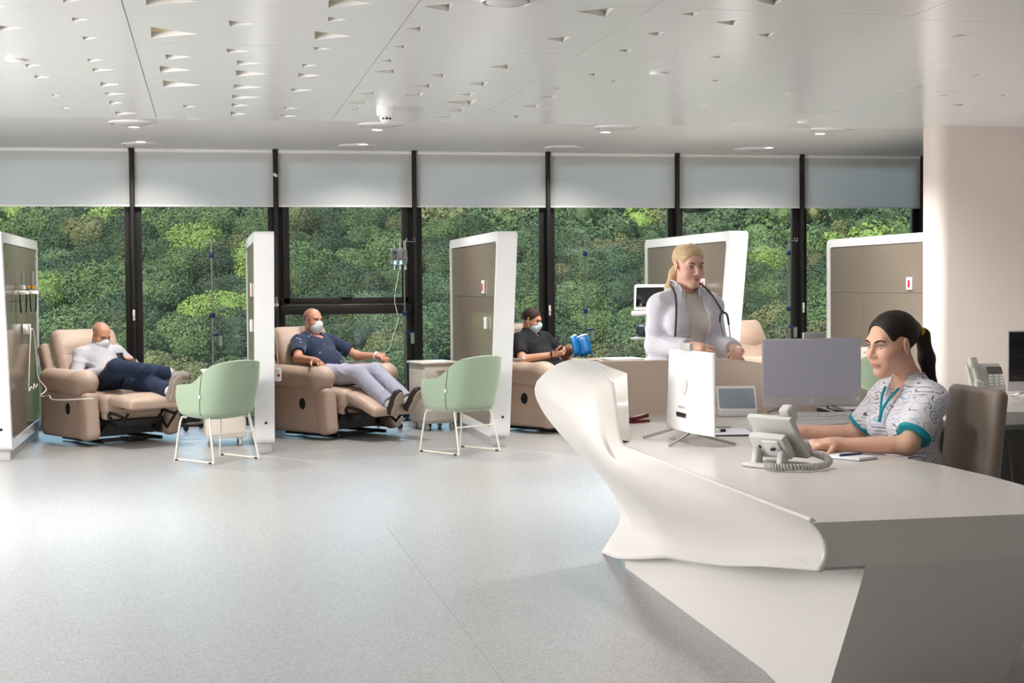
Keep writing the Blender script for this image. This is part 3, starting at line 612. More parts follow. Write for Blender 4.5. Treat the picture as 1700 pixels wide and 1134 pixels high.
for k, y, l in ((1, 13.35, 'small white outlet cover on the edge-on partition'), (2, 13.2, 'small white outlet cover below the red call plate behind the second green chair')):
    g = empty('outlet_cover', (PX[k]+.008, y, 1.09), label=l, cat='outlet', group='outlet covers'); box('cover', (-.012, 0, 0), (.03, .06, .11), 'white_plastic', g, bev=.01); box('slot', (-.028, 0, .01), (.004, .03, .03), 'grey_plastic', g)
def flow_bottle(y, lab, amber):
    x = PX[0]+PT; g = empty('flow_meter_bottle', (x+.05, y, 1.36), label=lab, cat='oxygen bottle', group='oxygen bottles on the left partition')
    lathe('bottle', [(.02, -.14), (.028, -.13), (.034, .0), (.034, .02), (.0001, .021)], (0, 0, 0), 'bottle_clear', g); lathe('lid', [(.05, .02), (.05, .04), (.03, .05), (.0001, .05)], (0, 0, 0), 'white_plastic', g)
    lathe('flow_tube', [(.013, .05), (.013, .22), (.0001, .225)], (0, 0, 0), 'clear_plastic', g); MB().tube([(-.05, 0, .08), (0, 0, .08)], .014, 10).build('coupling', 'amber' if amber else 'chrome', g, True); lathe('valve', [(.02, .065), (.02, .095), (.0001, .1)], (0, 0, 0), 'amber' if amber else 'white_plastic', g)
flow_bottle(13.55, 'clear flow-meter bottle nearer the front edge of the left partition', False); flow_bottle(14.3, 'clear flow-meter bottle with a brass-yellow valve on the left partition', True)
g = empty('call_handset_holder', (PX[0]+PT, 13.95, 1.07), label='white call-cord socket with looped cord on the left partition', cat='call socket')
lathe('socket', [(.045, 0), (.045, .02), (.034, .035), (.0001, .036)], (0, 0, 0), 'white_plastic', g, R=rotm(0, R90)); box('plug', (.04, 0, 0), (.05, .03, .09), 'white_plastic', g, bev=.008)
tube('cord', spline([(.06, 0, .0), (.08, .08, -.03), (.09, .16, -.3), (.1, .2, -.45), (.16, .24, -.55), (.12, .14, -.6), (.14, .3, -.62), (.2, .1, -.6), (.28, -.2, -.62), (.62, -.42, -.6)], 8), .005, 'cord_white', g, 6)
tube('cord', spline([(.06, 0, .0), (.07, -.08, -.04), (.07, -.22, -.3), (.07, -.3, -.52), (.08, -.2, -.5), (.08, -.05, -.53), (.08, .05, -.49), (.08, .15, -.53), (.09, .2, -.5)], 8), .005, 'cord_white', g, 6)
g = empty('call_handset', (PX[1]+PT+.045, 13.3, .66), label='white call handset with red button hanging beside the second recliner', cat='handset')
box('handset', (0, 0, 0), (.06, .05, .115), 'white_plastic', g, bev=.012); lathe('call_button', [(.012, 0), (.012, .008), (.0001, .01)], (.005, -.025, -.005), 'red_plastic', g, R=rotm(R90))
tube('cord', spline([(0, 0, .055), (-.005, .0, .25), (-.03, .01, .4), (-.03, .0, .55)], 6), .004, 'cord_white', g, 6)
g = empty('hose_fitting', (PX[1]+PT, 13.3, 1.27), label='white hose fitting on the right side of the edge-on partition', cat='fitting')
box('bracket', (.03, 0, 0), (.06, .03, .02), 'white_plastic', g); lathe('nozzle', [(.012, -.02), (.016, .0), (.01, .07), (.0001, .072)], (.04, 0, .0), 'chrome', g)

# ------------------------------------------------------------------ recliners
def make_recliner():
    g = empty('recliner_armchair')
    lth = 'beige_leather'
    for s in (-1, 1):
        soft('side_panel', [rbox((.0, s*.425, .27), (.42, .052, .215), .035, k=.03), rbox((.40, s*.41, .27), (.075, .075, .215), .05, R=rotm(0, -.1, 0), k=.04), rbox((-.36, s*.41, .3), (.08, .06, .2), .05, k=.04)], .012, lth, g)
        soft('arm_pad', [rbox((-.02, s*.41, .56), (.40, .105, .105), .085, R=rotm(0, .06, 0), k=.03), ell((.30, s*.405, .575), (.155, .115, .115), k=.06), ell((-.02, s*.41, .60), (.34, .10, .075), k=.05)], .012, lth, g)
        soft('back_wing', [rbox((-.47, s*.36, .62), (.07, .05, .30), .045, R=rotm(0, -.42, 0), k=.03)], .014, lth, g)
    soft('seat', [rbox((.10, 0, .37), (.42, .325, .095), .06, k=.03), ell((.12, 0, .42), (.36, .30, .06), k=.05)], .014, lth, g)
    Rb = rotm(0, -.42, 0)
    soft('back_cushion', [rbox((-.335, 0, .60), (.085, .325, .25), .07, R=Rb, k=.03), ell((-.30, 0, .56), (.09, .27, .17), R=Rb, k=.05)], .014, lth, g)
    soft('head_cushion', [rbox((-.455, 0, .87), (.085, .33, .17), .075, R=Rb, k=.03), ell((-.42, 0, .87), (.10, .27, .13), R=Rb, k=.05)], .014, lth, g)
    soft('valance', [rbox((.44, 0, .30), (.05, .31, .07), .03, k=.02)], .014, lth, g)
    for s in (-1,):
        lathe('release_handle', [(.0001, -.012), (.034, -.01), (.042, 0), (.038, .006), (.0001, .0075)], (.12, s*.478, .33), 'black_plastic', g, R=rotm(R90) @ Matrix.Diagonal((1, 1.3, 1)))
    for s in (-1, 1):
        MB().box((.05, s*.3, .03), (.75, .03, .03)).build('base_rail', 'black_metal', g)
        tube('scissor_arm', [(.30, s*.27, .08), (.52, s*.27, .30), (.74, s*.27, .27)], .016, 'black_metal', g, 6); tube('scissor_arm', [(.46, s*.25, .27), (.62, s*.25, .14), (.80, s*.25, .30)], .014, 'black_metal', g, 6)
    MB().box((.30, 0, .03), (.04, .62, .03)).build('cross_rail', 'black_metal', g); MB().box((-.2, 0, .03), (.04, .62, .03)).build('cross_rail', 'black_metal', g); MB().box((.52, 0, .2), (.03, .5, .05)).build('cross_rail', 'black_metal', g)
    MB().box((.1, 0, .17), (.5, .6, .18)).build('mechanism_box', 'black_metal', g)
    f = soft('footrest', [rbox((.21, 0, .0), (.22, .29, .048), .04, k=.02), ell((.2, 0, .03), (.19, .26, .045), k=.04)], .013, lth, g)
    f.location = (.50, 0, .41); tb = tube('footrest_bar', [(.1, -.2, -.06), (.1, .2, -.06)], .014, 'black_metal', f, 6)
    return g
rec0 = make_recliner()
RECL = [((-.92, 14.64), -58, .05, 'beige leather recliner of the bald man in the white shirt, leftmost'), ((1.17, 14.62), -53, .36, 'beige leather recliner of the man in the navy shirt and mask'),
        ((3.29, 14.62), -52, .36, 'beige leather recliner of the man reading a blue magazine'), ((5.80, 14.7), -52, .4, 'empty beige leather recliner behind the partition, right of the white-coated woman')]
recs = []
for k, (p, a, ft, lab) in enumerate(RECL):
    o = rec0 if k == 0 else copy_tree(rec0); o.location = (*p, 0); o.rotation_euler = (0, 0, math.radians(a))
    tag(o, lab, 'recliner', 'beige recliners in the bays'); recs.append(o)
    for c in o.children:
        if c.name.startswith('footrest'): c.rotation_euler = (0, ft, 0)

# ------------------------------------------------------------------ green visitor chairs (local: faces +x)
def make_visitor_chair():
    g = empty('visitor_chair')
    def ztop(th):                      # th 0 = back, pi = front
        a = abs(th)
        if a < .75: return .83-.02*(a/.75)**2
        if a < 1.5: t = (a-.75)/.75; t = t*t*(3-2*t); return .81-.165*t
        if a < 2.15: return .645-.02*(a-1.5)/.65
        t = min(1, (a-2.15)/.5); t = t*t*(3-2*t); return .625-.175*t
    n = 72; nv = 14; P = []
    for j in range(nv+1):
        v = j/nv; row = []
        for i in range(n):
            th = -math.pi+2*math.pi*i/n; zt = ztop(th); c, s = math.cos(th), math.sin(th)
            e = 2.7; r = 1/((abs(c)/.29)**e+(abs(s)/.30)**e)**(1/e)
            if v < .4:
                t = v/.4; rr = r*(.1+.84*math.sin(t*R90)); z = .34+.075*(1-math.cos(t*R90))
            else:
                t = (v-.4)/.6; rr = r*(.94+.10*math.sin(min(1, t*1.3)*R90)-.05*t*t); z = .415+(zt-.415)*t
            lean = .09*max(0, (z-.45)/.4)*max(0, c)**.5 if c > 0 else 0
            row.append((-rr*c-lean, rr*s, z))
        P.append(row)
    m = MB(); V = [[m.bm.verts.new(p) for p in row] for row in P]
    for A, B in zip(V, V[1:]):
        for i in range(n): m.bm.faces.new((A[i], A[(i+1) % n], B[(i+1) % n], B[i]))
    m.bm.faces.new(V[0][::-1])
    sh = m.build('shell', 'green_fabric', g, 180); md = sh.modifiers.new('s', 'SOLIDIFY'); md.thickness = .035; md.offset = -1
    b = sh.modifiers.new('b', 'BEVEL'); b.width = .012; b.segments = 3; b.limit_method = 'ANGLE'; b.angle_limit = 1.0
    soft('seat_cushion', [rbox((.03, 0, .435), (.22, .22, .045), .04)], .014, 'green_fabric', g)
    for s in (-1, 1):                  # side seam of the shell
        th = s*1.12; pts = []
        for row in P[4:]:
            i = (th+math.pi)/(2*math.pi)*n; i0 = int(i); f = i-i0; a, bb = Vector(row[i0 % n]), Vector(row[(i0+1) % n]); q = a.lerp(bb, f); d = Vector((q.x, q.y, 0)).normalized(); pts.append(q+d*.0015)
        tube('seam', pts, .003, 'hole_dark', sh, 5)
        p = pts[5]; box('fabric_tag', tuple(p+Vector((p.x, p.y, 0)).normalized()*.005), (.02, .008, .028), 'white_plastic', sh)
        q = .215*s
        tube('sled_leg', spline([(.17, q*.8, .355), (.205, q*.96, .33), (.25, q*1.08, .02), (.24, q*1.1, .010), (.1, q*1.1, .010), (-.19, q*1.1, .010), (-.245, q*1.1, .010), (-.25, q*1.08, .03), (-.175, q*.96, .33), (-.14, q*.8, .355)], 4), .0085, 'cream_metal', g, 8)
        for x in (.22, -.22): box('glide', (x, q*1.1, .007), (.04, .022, .014), 'black_plastic', g, bev=.004)
    tube('stretcher', [(-.205, -.213, .23), (-.205, .213, .23)], .0075, 'cream_metal', g, 8)
    return g
vc = make_visitor_chair()
for k, (x, y, a, lab) in enumerate(((.06, 12.70, 128, 'sage green upholstered visitor chair facing the bald man in white, white sled legs'), (2.11, 12.77, 122, 'sage green upholstered visitor chair standing before the third partition, white sled legs'), (5.52, 12.0, 100, 'sage green visitor chair partly hidden behind the seated woman'))):
    o = vc if k == 0 else copy_tree(vc); o.location = (x, y, 0); o.rotation_euler = (0, 0, math.radians(a)); tag(o, lab, 'chair', 'green visitor chairs')

# ------------------------------------------------------------------ bedside cabinets on castors
def make_cart():
    g = empty('bedside_cabinet')
    box('body', (0, 0, .37), (.36, .40, .56), 'cart_cream', g, bev=.01); box('top', (0, 0, .665), (.40, .44, .028), 'cart_cream', g, bev=.012)
    d = box('drawer', (0, -.202, .55), (.34, .012, .17), 'cart_cream', g); box('handle', (0, -.214, .59), (.1, .014, .014), 'grey_plastic', d)
    d = box('door', (0, -.202, .275), (.34, .012, .34), 'cart_cream', g); box('handle', (.13, -.214, .37), (.014, .014, .1), 'grey_plastic', d)
    box('base', (0, 0, .085), (.34, .38, .03), 'grey_plastic', g)
    for sx in (-1, 1):
        for sy in (-1, 1):
            c = lathe('castor', [(.0001, -.013), (.03, -.013), (.034, -.008), (.034, .008), (.03, .013), (.0001, .013)], (sx*.13, sy*.15, .034), 'grey_plastic', g, R=rotm(0, R90)); box('fork', (sx*.13, sy*.15, .056), (.034, .03, .04), 'chrome', c)
    return g
ct = make_cart()
for k, (x, y, a, lab) in enumerate(((.14, 13.95, 3, 'cream bedside cabinet on castors behind the first green chair'), (2.19, 14.85, 14, 'cream bedside cabinet on castors beside the third partition'), (4.12, 14.75, 8, 'cream bedside cabinet behind the counter, left of the woman in white'), (6.28, 15.3, 5, 'cream bedside cabinet in the last bay behind the monitor'))):
    o = ct if k == 0 else copy_tree(ct); o.location = (x, y, 0); o.rotation_euler = (0, 0, math.radians(a)); tag(o, lab, 'cabinet', 'bedside cabinets')

# ------------------------------------------------------------------ infusion stands
def iv_stand(x, y, rz, lab, bags=0):
    g = empty('infusion_stand', (x, y, 0), rz, label=lab, cat='IV stand', group='infusion stands')
    lathe('pole', [(.0125, .1), (.0125, 1.15), (.009, 1.16), (.009, 1.88), (.0001, 1.885)], (0, 0, 0), 'steel', g, n=12)
    for z in (1.15, 1.745): lathe('clamp_knob', [(.018, z-.025), (.024, z-.012), (.024, z+.012), (.018, z+.025)], (0, 0, 0), 'blue_knob', g, n=14)
    for s in (-1, 1): tube('hook', spline([(0, 0, 1.875), (s*.07, 0, 1.875), (s*.1, .0, 1.87), (s*.115, 0, 1.885), (s*.105, 0, 1.905), (s*.09, 0, 1.9)], 4), .004, 'chrome', g, 6)
    for s in (-1, 1): tube('hook', spline([(0, 0, 1.875), (0, s*.07, 1.875), (0, s*.1, 1.87), (0, s*.115, 1.885), (0, s*.105, 1.905)], 4), .004, 'chrome', g, 6)
    a = box('holder_arm', (.045, -.01, .955), (.11, .025, .016), 'blue_knob', g); lathe('holder_cup', [(.018, .84), (.022, .95), (.0001, .951)], (.075, -.01, 0), 'clear_plastic', a)
    lathe('hub', [(.03, .075), (.03, .12), (.016, .13), (.0001, .131)], (0, 0, 0), 'black_plastic', g)
    for k in range(5):
        t = 2*math.pi*k/5+.5; c, s = math.cos(t), math.sin(t); l = tube('base_leg', [(0, 0, .09), (c*.27, s*.27, .075)], .012, 'steel', g, 8)
        lathe('castor', [(.0001, -.014), (.026, -.014), (.031, 0), (.026, .014), (.0001, .014)], (c*.28, s*.28, .031), 'black_plastic', l, R=rotm(0, R90, t+.4)); box('fork', (c*.28, s*.28, .058), (.03, .03, .03), 'black_plastic', l)
    return g
iv_stand(.05, 15.33, .3, 'steel infusion stand with blue knobs in the window of the first bay'); iv_stand(1.96, 15.2, .1, 'steel infusion stand with hanging drip bags beside the man in the navy shirt')
iv_stand(3.86, 15.25, .2, 'steel infusion stand beside the man with the blue magazine'); iv_stand(6.1, 15.25, .2, 'steel infusion stand right of the white-coated woman')
for k, (dx, dy, l, c) in enumerate(((-.1, .0, 'clear drip bag on the outer left hook of the infusion stand', 0), (.0, -.1, 'clear drip bag on the front hook of the infusion stand', 1), (-.045, -.02, 'upright clear drip bottle hanging beside the infusion pole', 0))):
    g = empty('drip_bag', (1.96+dx, 15.2+dy, 1.72), .4+k, label=l, cat='drip bag', group='drip bags')
    soft('bag', [rbox((0, 0, 0), (.045, .014, .085), .013, k=.01), ell((0, 0, -.02), (.035, .02, .05), k=.02)], .006, 'clear_plastic', g); tube('hanger', [(0, 0, .085), (0, 0, .17)], .003, 'white_plastic', g, 5); lathe('drip_port', [(.008, -.13), (.008, -.085), (.0001, -.084)], (0, 0, 0), 'white_plastic', g)
    box('print', (0, -.0155, .01), (.05, .001, .09), 'steth' if k == 0 else 'tray_grey', g, bev=0)
tag(tube('infusion_line', spline([(1.9, 15.16, 1.58), (1.84, 15.05, 1.3), (1.86, 14.95, 1.1), (1.80, 14.85, .95), (1.74, 14.78, .8), (1.66, 14.70, .775)], 8), .002, 'cord_white', None, 6), 'thin clear infusion line running from the drip bags to the hand', 'tube')

# ------------------------------------------------------------------ patient monitor on a stand
g = empty('patient_monitor_stand', (4.22, 14.1, 0), math.radians(-115), label='white patient monitor on a rolling stand left of the white-coated woman', cat='medical monitor')
R = rotm(0, -.2, 0)
box('screen_housing', (.0, 0, 1.29), (.09, .32, .26), 'white_plastic', g, R=R, bev=.02); box('screen', (.045, 0, 1.30), (.012, .27, .19), 'screen_black', g, R=R); box('screen_base', (.01, 0, 1.14), (.16, .36, .05), 'white_plastic', g, bev=.015)
lathe('pole', [(.02, .1), (.02, 1.12), (.0001, 1.121)], (0, 0, 0), 'steel', g); soft('pump_unit', [rbox((.05, .02, .98), (.14, .14, .06), .04, k=.02), ell((.16, .05, .97), (.1, .08, .07), k=.04)], .012, 'device_dark', g); box('tray', (.05, 0, .9), (.3, .34, .02), 'grey_plastic', g)
for k in range(4):
    t = math.pi/4+k*R90; l = tube('base_leg', [(0, 0, .1), (.26*math.cos(t), .26*math.sin(t), .07)], .016, 'grey_plastic', g, 8); lathe('castor', [(.0001, -.014), (.028, -.014), (.03, 0), (.028, .014), (.0001, .014)], (.26*math.cos(t), .26*math.sin(t), .03), 'black_plastic', l, R=rotm(0, R90))
# perforated guest bench back seen between monitor and seated woman
g = empty('perforated_bench', (5.72, 12.75, 0), .15, label='beige perforated seat back behind the seated woman', cat='bench')
box('back_panel', (0, 0, .66), (.62, .03, .36), 'perforated', g, bev=.02)
for i in range(11):
    for j in range(6): lathe('perforation', [(.0075, 0), (.0075, .002), (.0001, .0021)], (-.26+.052*i, -.0135, .53+.052*j), 'hole_dark', g, R=rotm(R90), n=8)
box('seat_panel', (0, .22, .44), (.62, .42, .03), 'perforated', g, bev=.012)
for x in (-.27, .27): tube('leg', [(x, .0, .5), (x, .02, .01), (x, .4, .01), (x, .4, .43)], .012, 'cream_metal', g, 8)

# ------------------------------------------------------------------ reception desk
desk = empty('reception_desk', (2.0, 6.0, 0), label='sculptural white reception desk with swept front, raised counter and slanted foot', cat='desk')
dm = Matrix.Translation((-2.0, -6.0, 0))
def dbuild(m, name, mt, smooth=False, parent=None):
    o = m.build(name, mt, parent or desk, smooth)
    if parent is None: o.data.transform(dm)
    return o
WZ = .75
# (y, top x,z | bulge x,z | waist x,z | foot x,z) of the swept front
SEC = [(7.72, (1.97, 1.035), (1.78, 1.02), (1.61, .83), (2.20, .25), (2.03, .0)), (7.2, (1.86, 1.035), (1.68, 1.01), (1.55, .82), (2.09, .28), (1.97, .06)), (6.7, (1.79, 1.03), (1.64, .99), (1.53, .80), (2.01, .32), (1.94, .15)), (6.38, (1.741, 1.0), (1.63, .92), (1.54, .77), (1.95, .36), (1.915, .21)),
       (6.12, (1.70, .752), (1.66, .72), (1.62, .64), (1.87, .40), (1.885, .26)), (5.6, (1.687, .752), (1.675, .71), (1.68, .62), (1.80, .45), (1.82, .335)), (5.0, (1.672, .752), (1.675, .715), (1.68, .65), (1.745, .52), (1.755, .43)), (4.5, (1.66, .752), (1.675, .72), (1.69, .68), (1.71, .59), (1.705, .525)), (3.97, (1.65, .752), (1.675, .73), (1.695, .70), (1.70, .65), (1.675, .612))]
def chaikin(P, it=3):
    for _ in range(it):
        Q = [P[0]]
        for a, b in zip(P, P[1:]): Q += [a*.75+b*.25, a*.25+b*.75]
        P = Q+[P[-1]]
    return P
prof = []
for s in SEC:
    pl = chaikin([Vector((p[0], s[0], p[1])) for p in s[1:]], 3); L = [0]
    for a, b in zip(pl, pl[1:]): L.append(L[-1]+(b-a).length)
    row = []
    for k in range(41):
        t = L[-1]*k/40; i = max(q for q in range(len(L)-1) if L[q] <= t+1e-9); row.append(pl[i].lerp(pl[i+1], min(1, (t-L[i])/max(1e-9, L[i+1]-L[i]))))
    prof.append(row)
cols = []
for i in range(41):
    c = []
    for a, b in zip(prof, prof[1:]):
        n = max(2, int(abs(a[0].y-b[0].y)/.03+.01)); c += [a[i].lerp(b[i], k/n) for k in range(n)]
    c.append(prof[-1][i])
    for _ in range(30 if i > 5 else 3): c = [c[0]]+[c[k]*.5+(c[k-1]+c[k+1])*.25 for k in range(1, len(c)-1)]+[c[-1]]
    cols.append(c)
m = MB(); m.grid(cols); me = m.mesh('swept_front', 180)
if sum(p.normal.x for p in me.polygons) > 0: me.flip_normals()
rb = link('swept_front', me, 'solid_surface', desk); me.transform(dm)
md = rb.modifiers.new('s', 'SOLIDIFY'); md.thickness = .012; md.offset = -1
# worktop
top = [(1.660, 3.955), (3.3, 3.945), (3.3, 4.40), (2.62, 4.44), (2.64, 4.77), (2.63, 5.09), (2.57, 5.6), (2.52, 6.2), (2.62, 6.62), (3.0, 6.74), (3.62, 6.74), (3.62, 7.45), (1.95, 7.45), (1.77, 6.6), (1.708, 6.12)]
dbuild(MB().prism(top, WZ-.006, WZ), 'worktop', 'solid_surface')
# raised counter wall behind, sweeping down on the right
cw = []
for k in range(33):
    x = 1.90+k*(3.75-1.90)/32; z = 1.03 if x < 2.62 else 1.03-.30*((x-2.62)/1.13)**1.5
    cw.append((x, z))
m = MB(); m.prism([(cw[0][0], .70), ]+cw+[(cw[-1][0], .70)], 7.44, 7.50, lambda x, z, y: (x, y, z)); dbuild(m, 'counter_wall', 'counter_warm_lit', 30)  # beige tone holds the warm light falling on this inner wall
# wing: inner face, top and oblique end joining the swept front to the counter wall
ct_ = [p for p in cols[0] if 6.38 <= p.y <= 7.46]; ce_ = [p for p in cols[0] if 6.10 <= p.y <= 6.40]
m = MB(); rows = []
for p in ct_:
    ix = 1.778+.15*((p.y-6.38)/1.06); rows.append([p, Vector((ix, p.y-.10*max(0, 1-(p.y-6.38)/.5), 1.036)), Vector((ix-.02, p.y-.22*max(0, 1-(p.y-6.38)/.5), WZ))])
m.grid(rows); dbuild(m, 'wing_inner', 'solid_surface', 25)
e = rows[-1] if rows[-1][0].y < rows[0][0].y else rows[0]
ce_ = [e[0]]+sorted([p for p in cols[0] if 6.10 <= p.y < e[0].y-1e-6], key=lambda p: -p.y); n_ = len(ce_)-1; m = MB(); m.grid([[p, e[1].lerp(e[2], k/n_)] for k, p in enumerate(ce_)]); dbuild(m, 'wing_end', 'solid_surface', 25)
# slanted front face, foot and plinth
def fy(z): return 3.95+.10*(.75-z)/.15*.6 if z > .6 else 4.01+.62*(.6-z)
def fl(z): t = (.75-z)/.14; return 1.652+.05*math.sin(min(1, t)*2.5)
m = MB(); m.grid([[(fl(z)+(3.3-fl(z))*k/10, fy(z), z) for k in range(11)] for z in [.749, .73, .71, .69, .67, .65, .63, .612]]); dbuild(m, 'front_fascia', 'solid_surface', 180)
def rx(z): return 2.40+.10*z+1.3*max(0, z-.42)
zf = [.612, .5, .4, .3, .2, .1, .0]
m = MB(); m.grid([[(1.835+(rx(z)-1.835)*k/6, fy(z), z) for k in range(7)] for z in zf]); m.grid([[(1.835, fy(z), z), (1.93, 4.75, z), (1.985, 5.2, z), (2.01, 6.2, z), (2.04, 7.28, z)] for z in zf]); m.grid([[(rx(z), fy(z), z), (rx(z)-.35, 4.75, z), (2.35, 5.0, z), (2.35, 7.2, z), (2.04, 7.28, z)] for z in zf])
dbuild(m, 'foot', 'solid_surface', 30)
dbuild(MB().prism([(1.68, 4.02), (3.28, 4.02), (3.28, 4.38), (2.58, 4.42), (2.55, 5.3), (2.35, 6.0), (2.35, 7.2), (2.04, 7.27), (2.0, 6.0), (1.80, 5.3)], .600, .611), 'underside', 'solid_surface')
# back desk
bd = empty('back_desk', (4.6, 7.1, 0), label='white back desk with cable trunking behind the seated woman', cat='desk')
box('worktop', (.35, .55, .715), (3.1, 1.1, .07), 'solid_surface', bd, bev=.006); box('back_panel', (.35, .98, .35), (3.1, .03, .7), 'tray_grey', bd); tr = box('trunking', (.35, .9, .62), (3.1, .09, .11), 'white_plastic', bd)
for k in range(12): lathe('socket', [(.026, 0), (.026, .006), (.018, .008), (.0001, .004)], (-.9+.16*k, .853, .625), 'grille_grey', tr, R=rotm(R90), n=16)
box('foot_panel', (1.75, .55, .34), (.05, 1.0, .68), 'solid_surface', bd); box('foot_panel', (-1.17, .55, .34), (.05, 1.0, .68), 'solid_surface', bd); box('kick_panel', (.35, .8, .1), (3.0, .03, .2), 'tray_grey', bd)
for x, mm, l in ((4.35, 'cable_black', 'black power cable hanging under the back desk'), (4.43, 'grey_plastic', 'pale grey cable hanging under the back desk')): tag(tube('power_cable', spline([(x, 7.93, .62), (x, 7.8, .5), (x-.08, 7.6, .3), (x-.1, 7.5, .1), (x-.13, 7.4, .008)], 8), .009, mm, None, 8), l, 'cable')
o = empty('waste_bin', (4.78, 7.62, 0), label='dark brown bin under the back desk', cat='bin'); lathe('bin_body', [(.11, 0), (.13, .38), (.12, .38), (.105, .02), (.0001, .02)], (0, 0, 0), 'shoe_brown', o); lathe('rim', [(.133, .375), (.138, .385), (.133, .395), (.12, .39)], (0, 0, 0), 'shoe_brown', o)

# ------------------------------------------------------------------ all-in-one computers (local: screen faces -y, stands on z=0)
def make_monitor(screen):
    g = empty('desktop_monitor'); W, H, z0 = .54, .345, .045
    mb = MB(); y0 = -.012
    prof = [(-.012, z0), (-.012, z0+H), (.0, z0+H), (.048, z0+.005)]
    a = [mb.bm.verts.new((-W/2, p[0], p[1])) for p in prof]; b = [mb.bm.verts.new((W/2, p[0], p[1])) for p in prof]
    a[3].co.x += .11; b[3].co.x -= .11; a[2].co.x += .01; b[2].co.x -= .01
    mb.bm.faces.new(a); mb.bm.faces.new(b[::-1])
    for k in range(4): mb.bm.faces.new((a[k], a[(k+1) % 4], b[(k+1) % 4], b[k]))
    h = mb.build('housing', 'white_plastic', g); mbv = h.modifiers.new('b', 'BEVEL'); mbv.width = .004; mbv.segments = 2
    box('bezel', (0, -.014, z0+H/2), (W, .006, H), 'bezel', g); box('screen', (0, -.018, z0+.055+(H-.062)/2), (W-.014, .003, H-.062), screen, g, bev=.001)
    lathe('emblem', [(.012, 0), (.012, .0012), (.0001, .0012)], (0, -.0172, z0+.028), 'white_gloss', g, R=rotm(R90)); box('sticker', (W/2-.022, -.0175, z0+.03), (.024, .001, .02), 'paper', g, bev=0)
    box('popup_camera', (.02, .005, z0+H+.014), (.12, .018, .032), 'grey_plastic', g, bev=.004)
    R = rotm(-math.atan2(.048, H), 0, 0)
    lathe('rear_emblem', [(.033, 0), (.033, .0015), (.0001, .0015)], (0, .0235, z0+.19), 'bezel', h, R=rotm(-R90) @ rotm(.14), n=24); lathe('rear_emblem_ring', [(.035, 0), (.035, .0012), (.033, .0012), (.033, 0)], (0, .0235, z0+.19), 'grille_grey', h, R=rotm(-R90) @ rotm(.14), n=24)
    for k in range(6): box('port', (-.06+.02*k, .0395, z0+.072), (.012, .006, .02), 'black_plastic', h, R=R, bev=0)
    box('rear_label', (0, .0355, z0+.105), (.07, .004, .008), 'tray_grey', h, R=R, bev=0)
    for s in (-1, 1):
        tube('stand_leg', [(s*.03, .02, z0+.03), (s*.10, .03, .05), (s*.20, -.13, .006)], .006, 'chrome', g, 8); tube('stand_leg', [(s*.03, .03, z0+.02), (s*.10, .03, .05), (s*.17, .15, .006)], .006, 'chrome', g, 8)
    tube('stand_bar', [(-.1, .03, .05), (.1, .03, .05)], .006, 'chrome', g, 8)
    return g
mon = make_monitor('screen_grey'); mon.location = (2.0, 6.12, WZ); mon.rotation_euler = (0, 0, R90+.03); tag(mon, 'white desktop computer seen from behind on the reception desk', 'monitor', 'desktop computers')
m2 = copy_tree(mon); m2.location = (3.005, 7.22, WZ); m2.rotation_euler = (0, 0, .02); tag(m2, 'white desktop computer with grey screen facing the viewer, left of the seated woman', 'monitor', 'desktop computers')
m3 = make_monitor('screen_black'); m3.location = (4.74, 7.85, WZ); m3.rotation_euler = (0, 0, -.12); tag(m3, 'desktop computer with black screen on the back desk, cut by the right edge', 'monitor', 'desktop computers')
def make_keyboard():
    g = empty('keyboard'); box('case', (0, 0, .009), (.44, .15, .018), 'white_plastic', g, R=rotm(.05), bev=.005)
    for j in range(5):
        for i in range(15): MB().box((-.203+.029*i, -.055+.026*j, .0195+.0013*j), (.024, .021, .005)).build('key', 'key_white', g)
    return g
kb = make_keyboard(); kb.location = (2.27, 5.76, WZ); kb.rotation_euler = (0, 0, R90-.12); tag(kb, 'white keyboard in front of the seated woman, under her hands', 'keyboard', 'white keyboards')
k2 = copy_tree(kb); k2.location = (2.96, 7.0, WZ); k2.rotation_euler = (0, 0, -.03); tag(k2, 'white keyboard lying before the grey-screened computer', 'keyboard', 'white keyboards')
k3 = copy_tree(kb); k3.location = (4.72, 7.55, WZ); k3.rotation_euler = (0, 0, -.15); tag(k3, 'white keyboard before the black-screened computer at the right edge', 'keyboard', 'white keyboards')
g = empty('computer_mouse', (2.375, 6.06, WZ), R90+.3, label='dark blue computer mouse by the seated woman', cat='mouse'); soft('mouse_body', [ell((0, 0, .012), (.055, .03, .022), k=.01), half((0, 0, -1), (0, 0, .002), (-.1, -.1, -.1), (.1, .1, .1))], .004, 'device_dark', g); box('wheel', (.025, 0, .032), (.014, .006, .006), 'black_plastic', g)
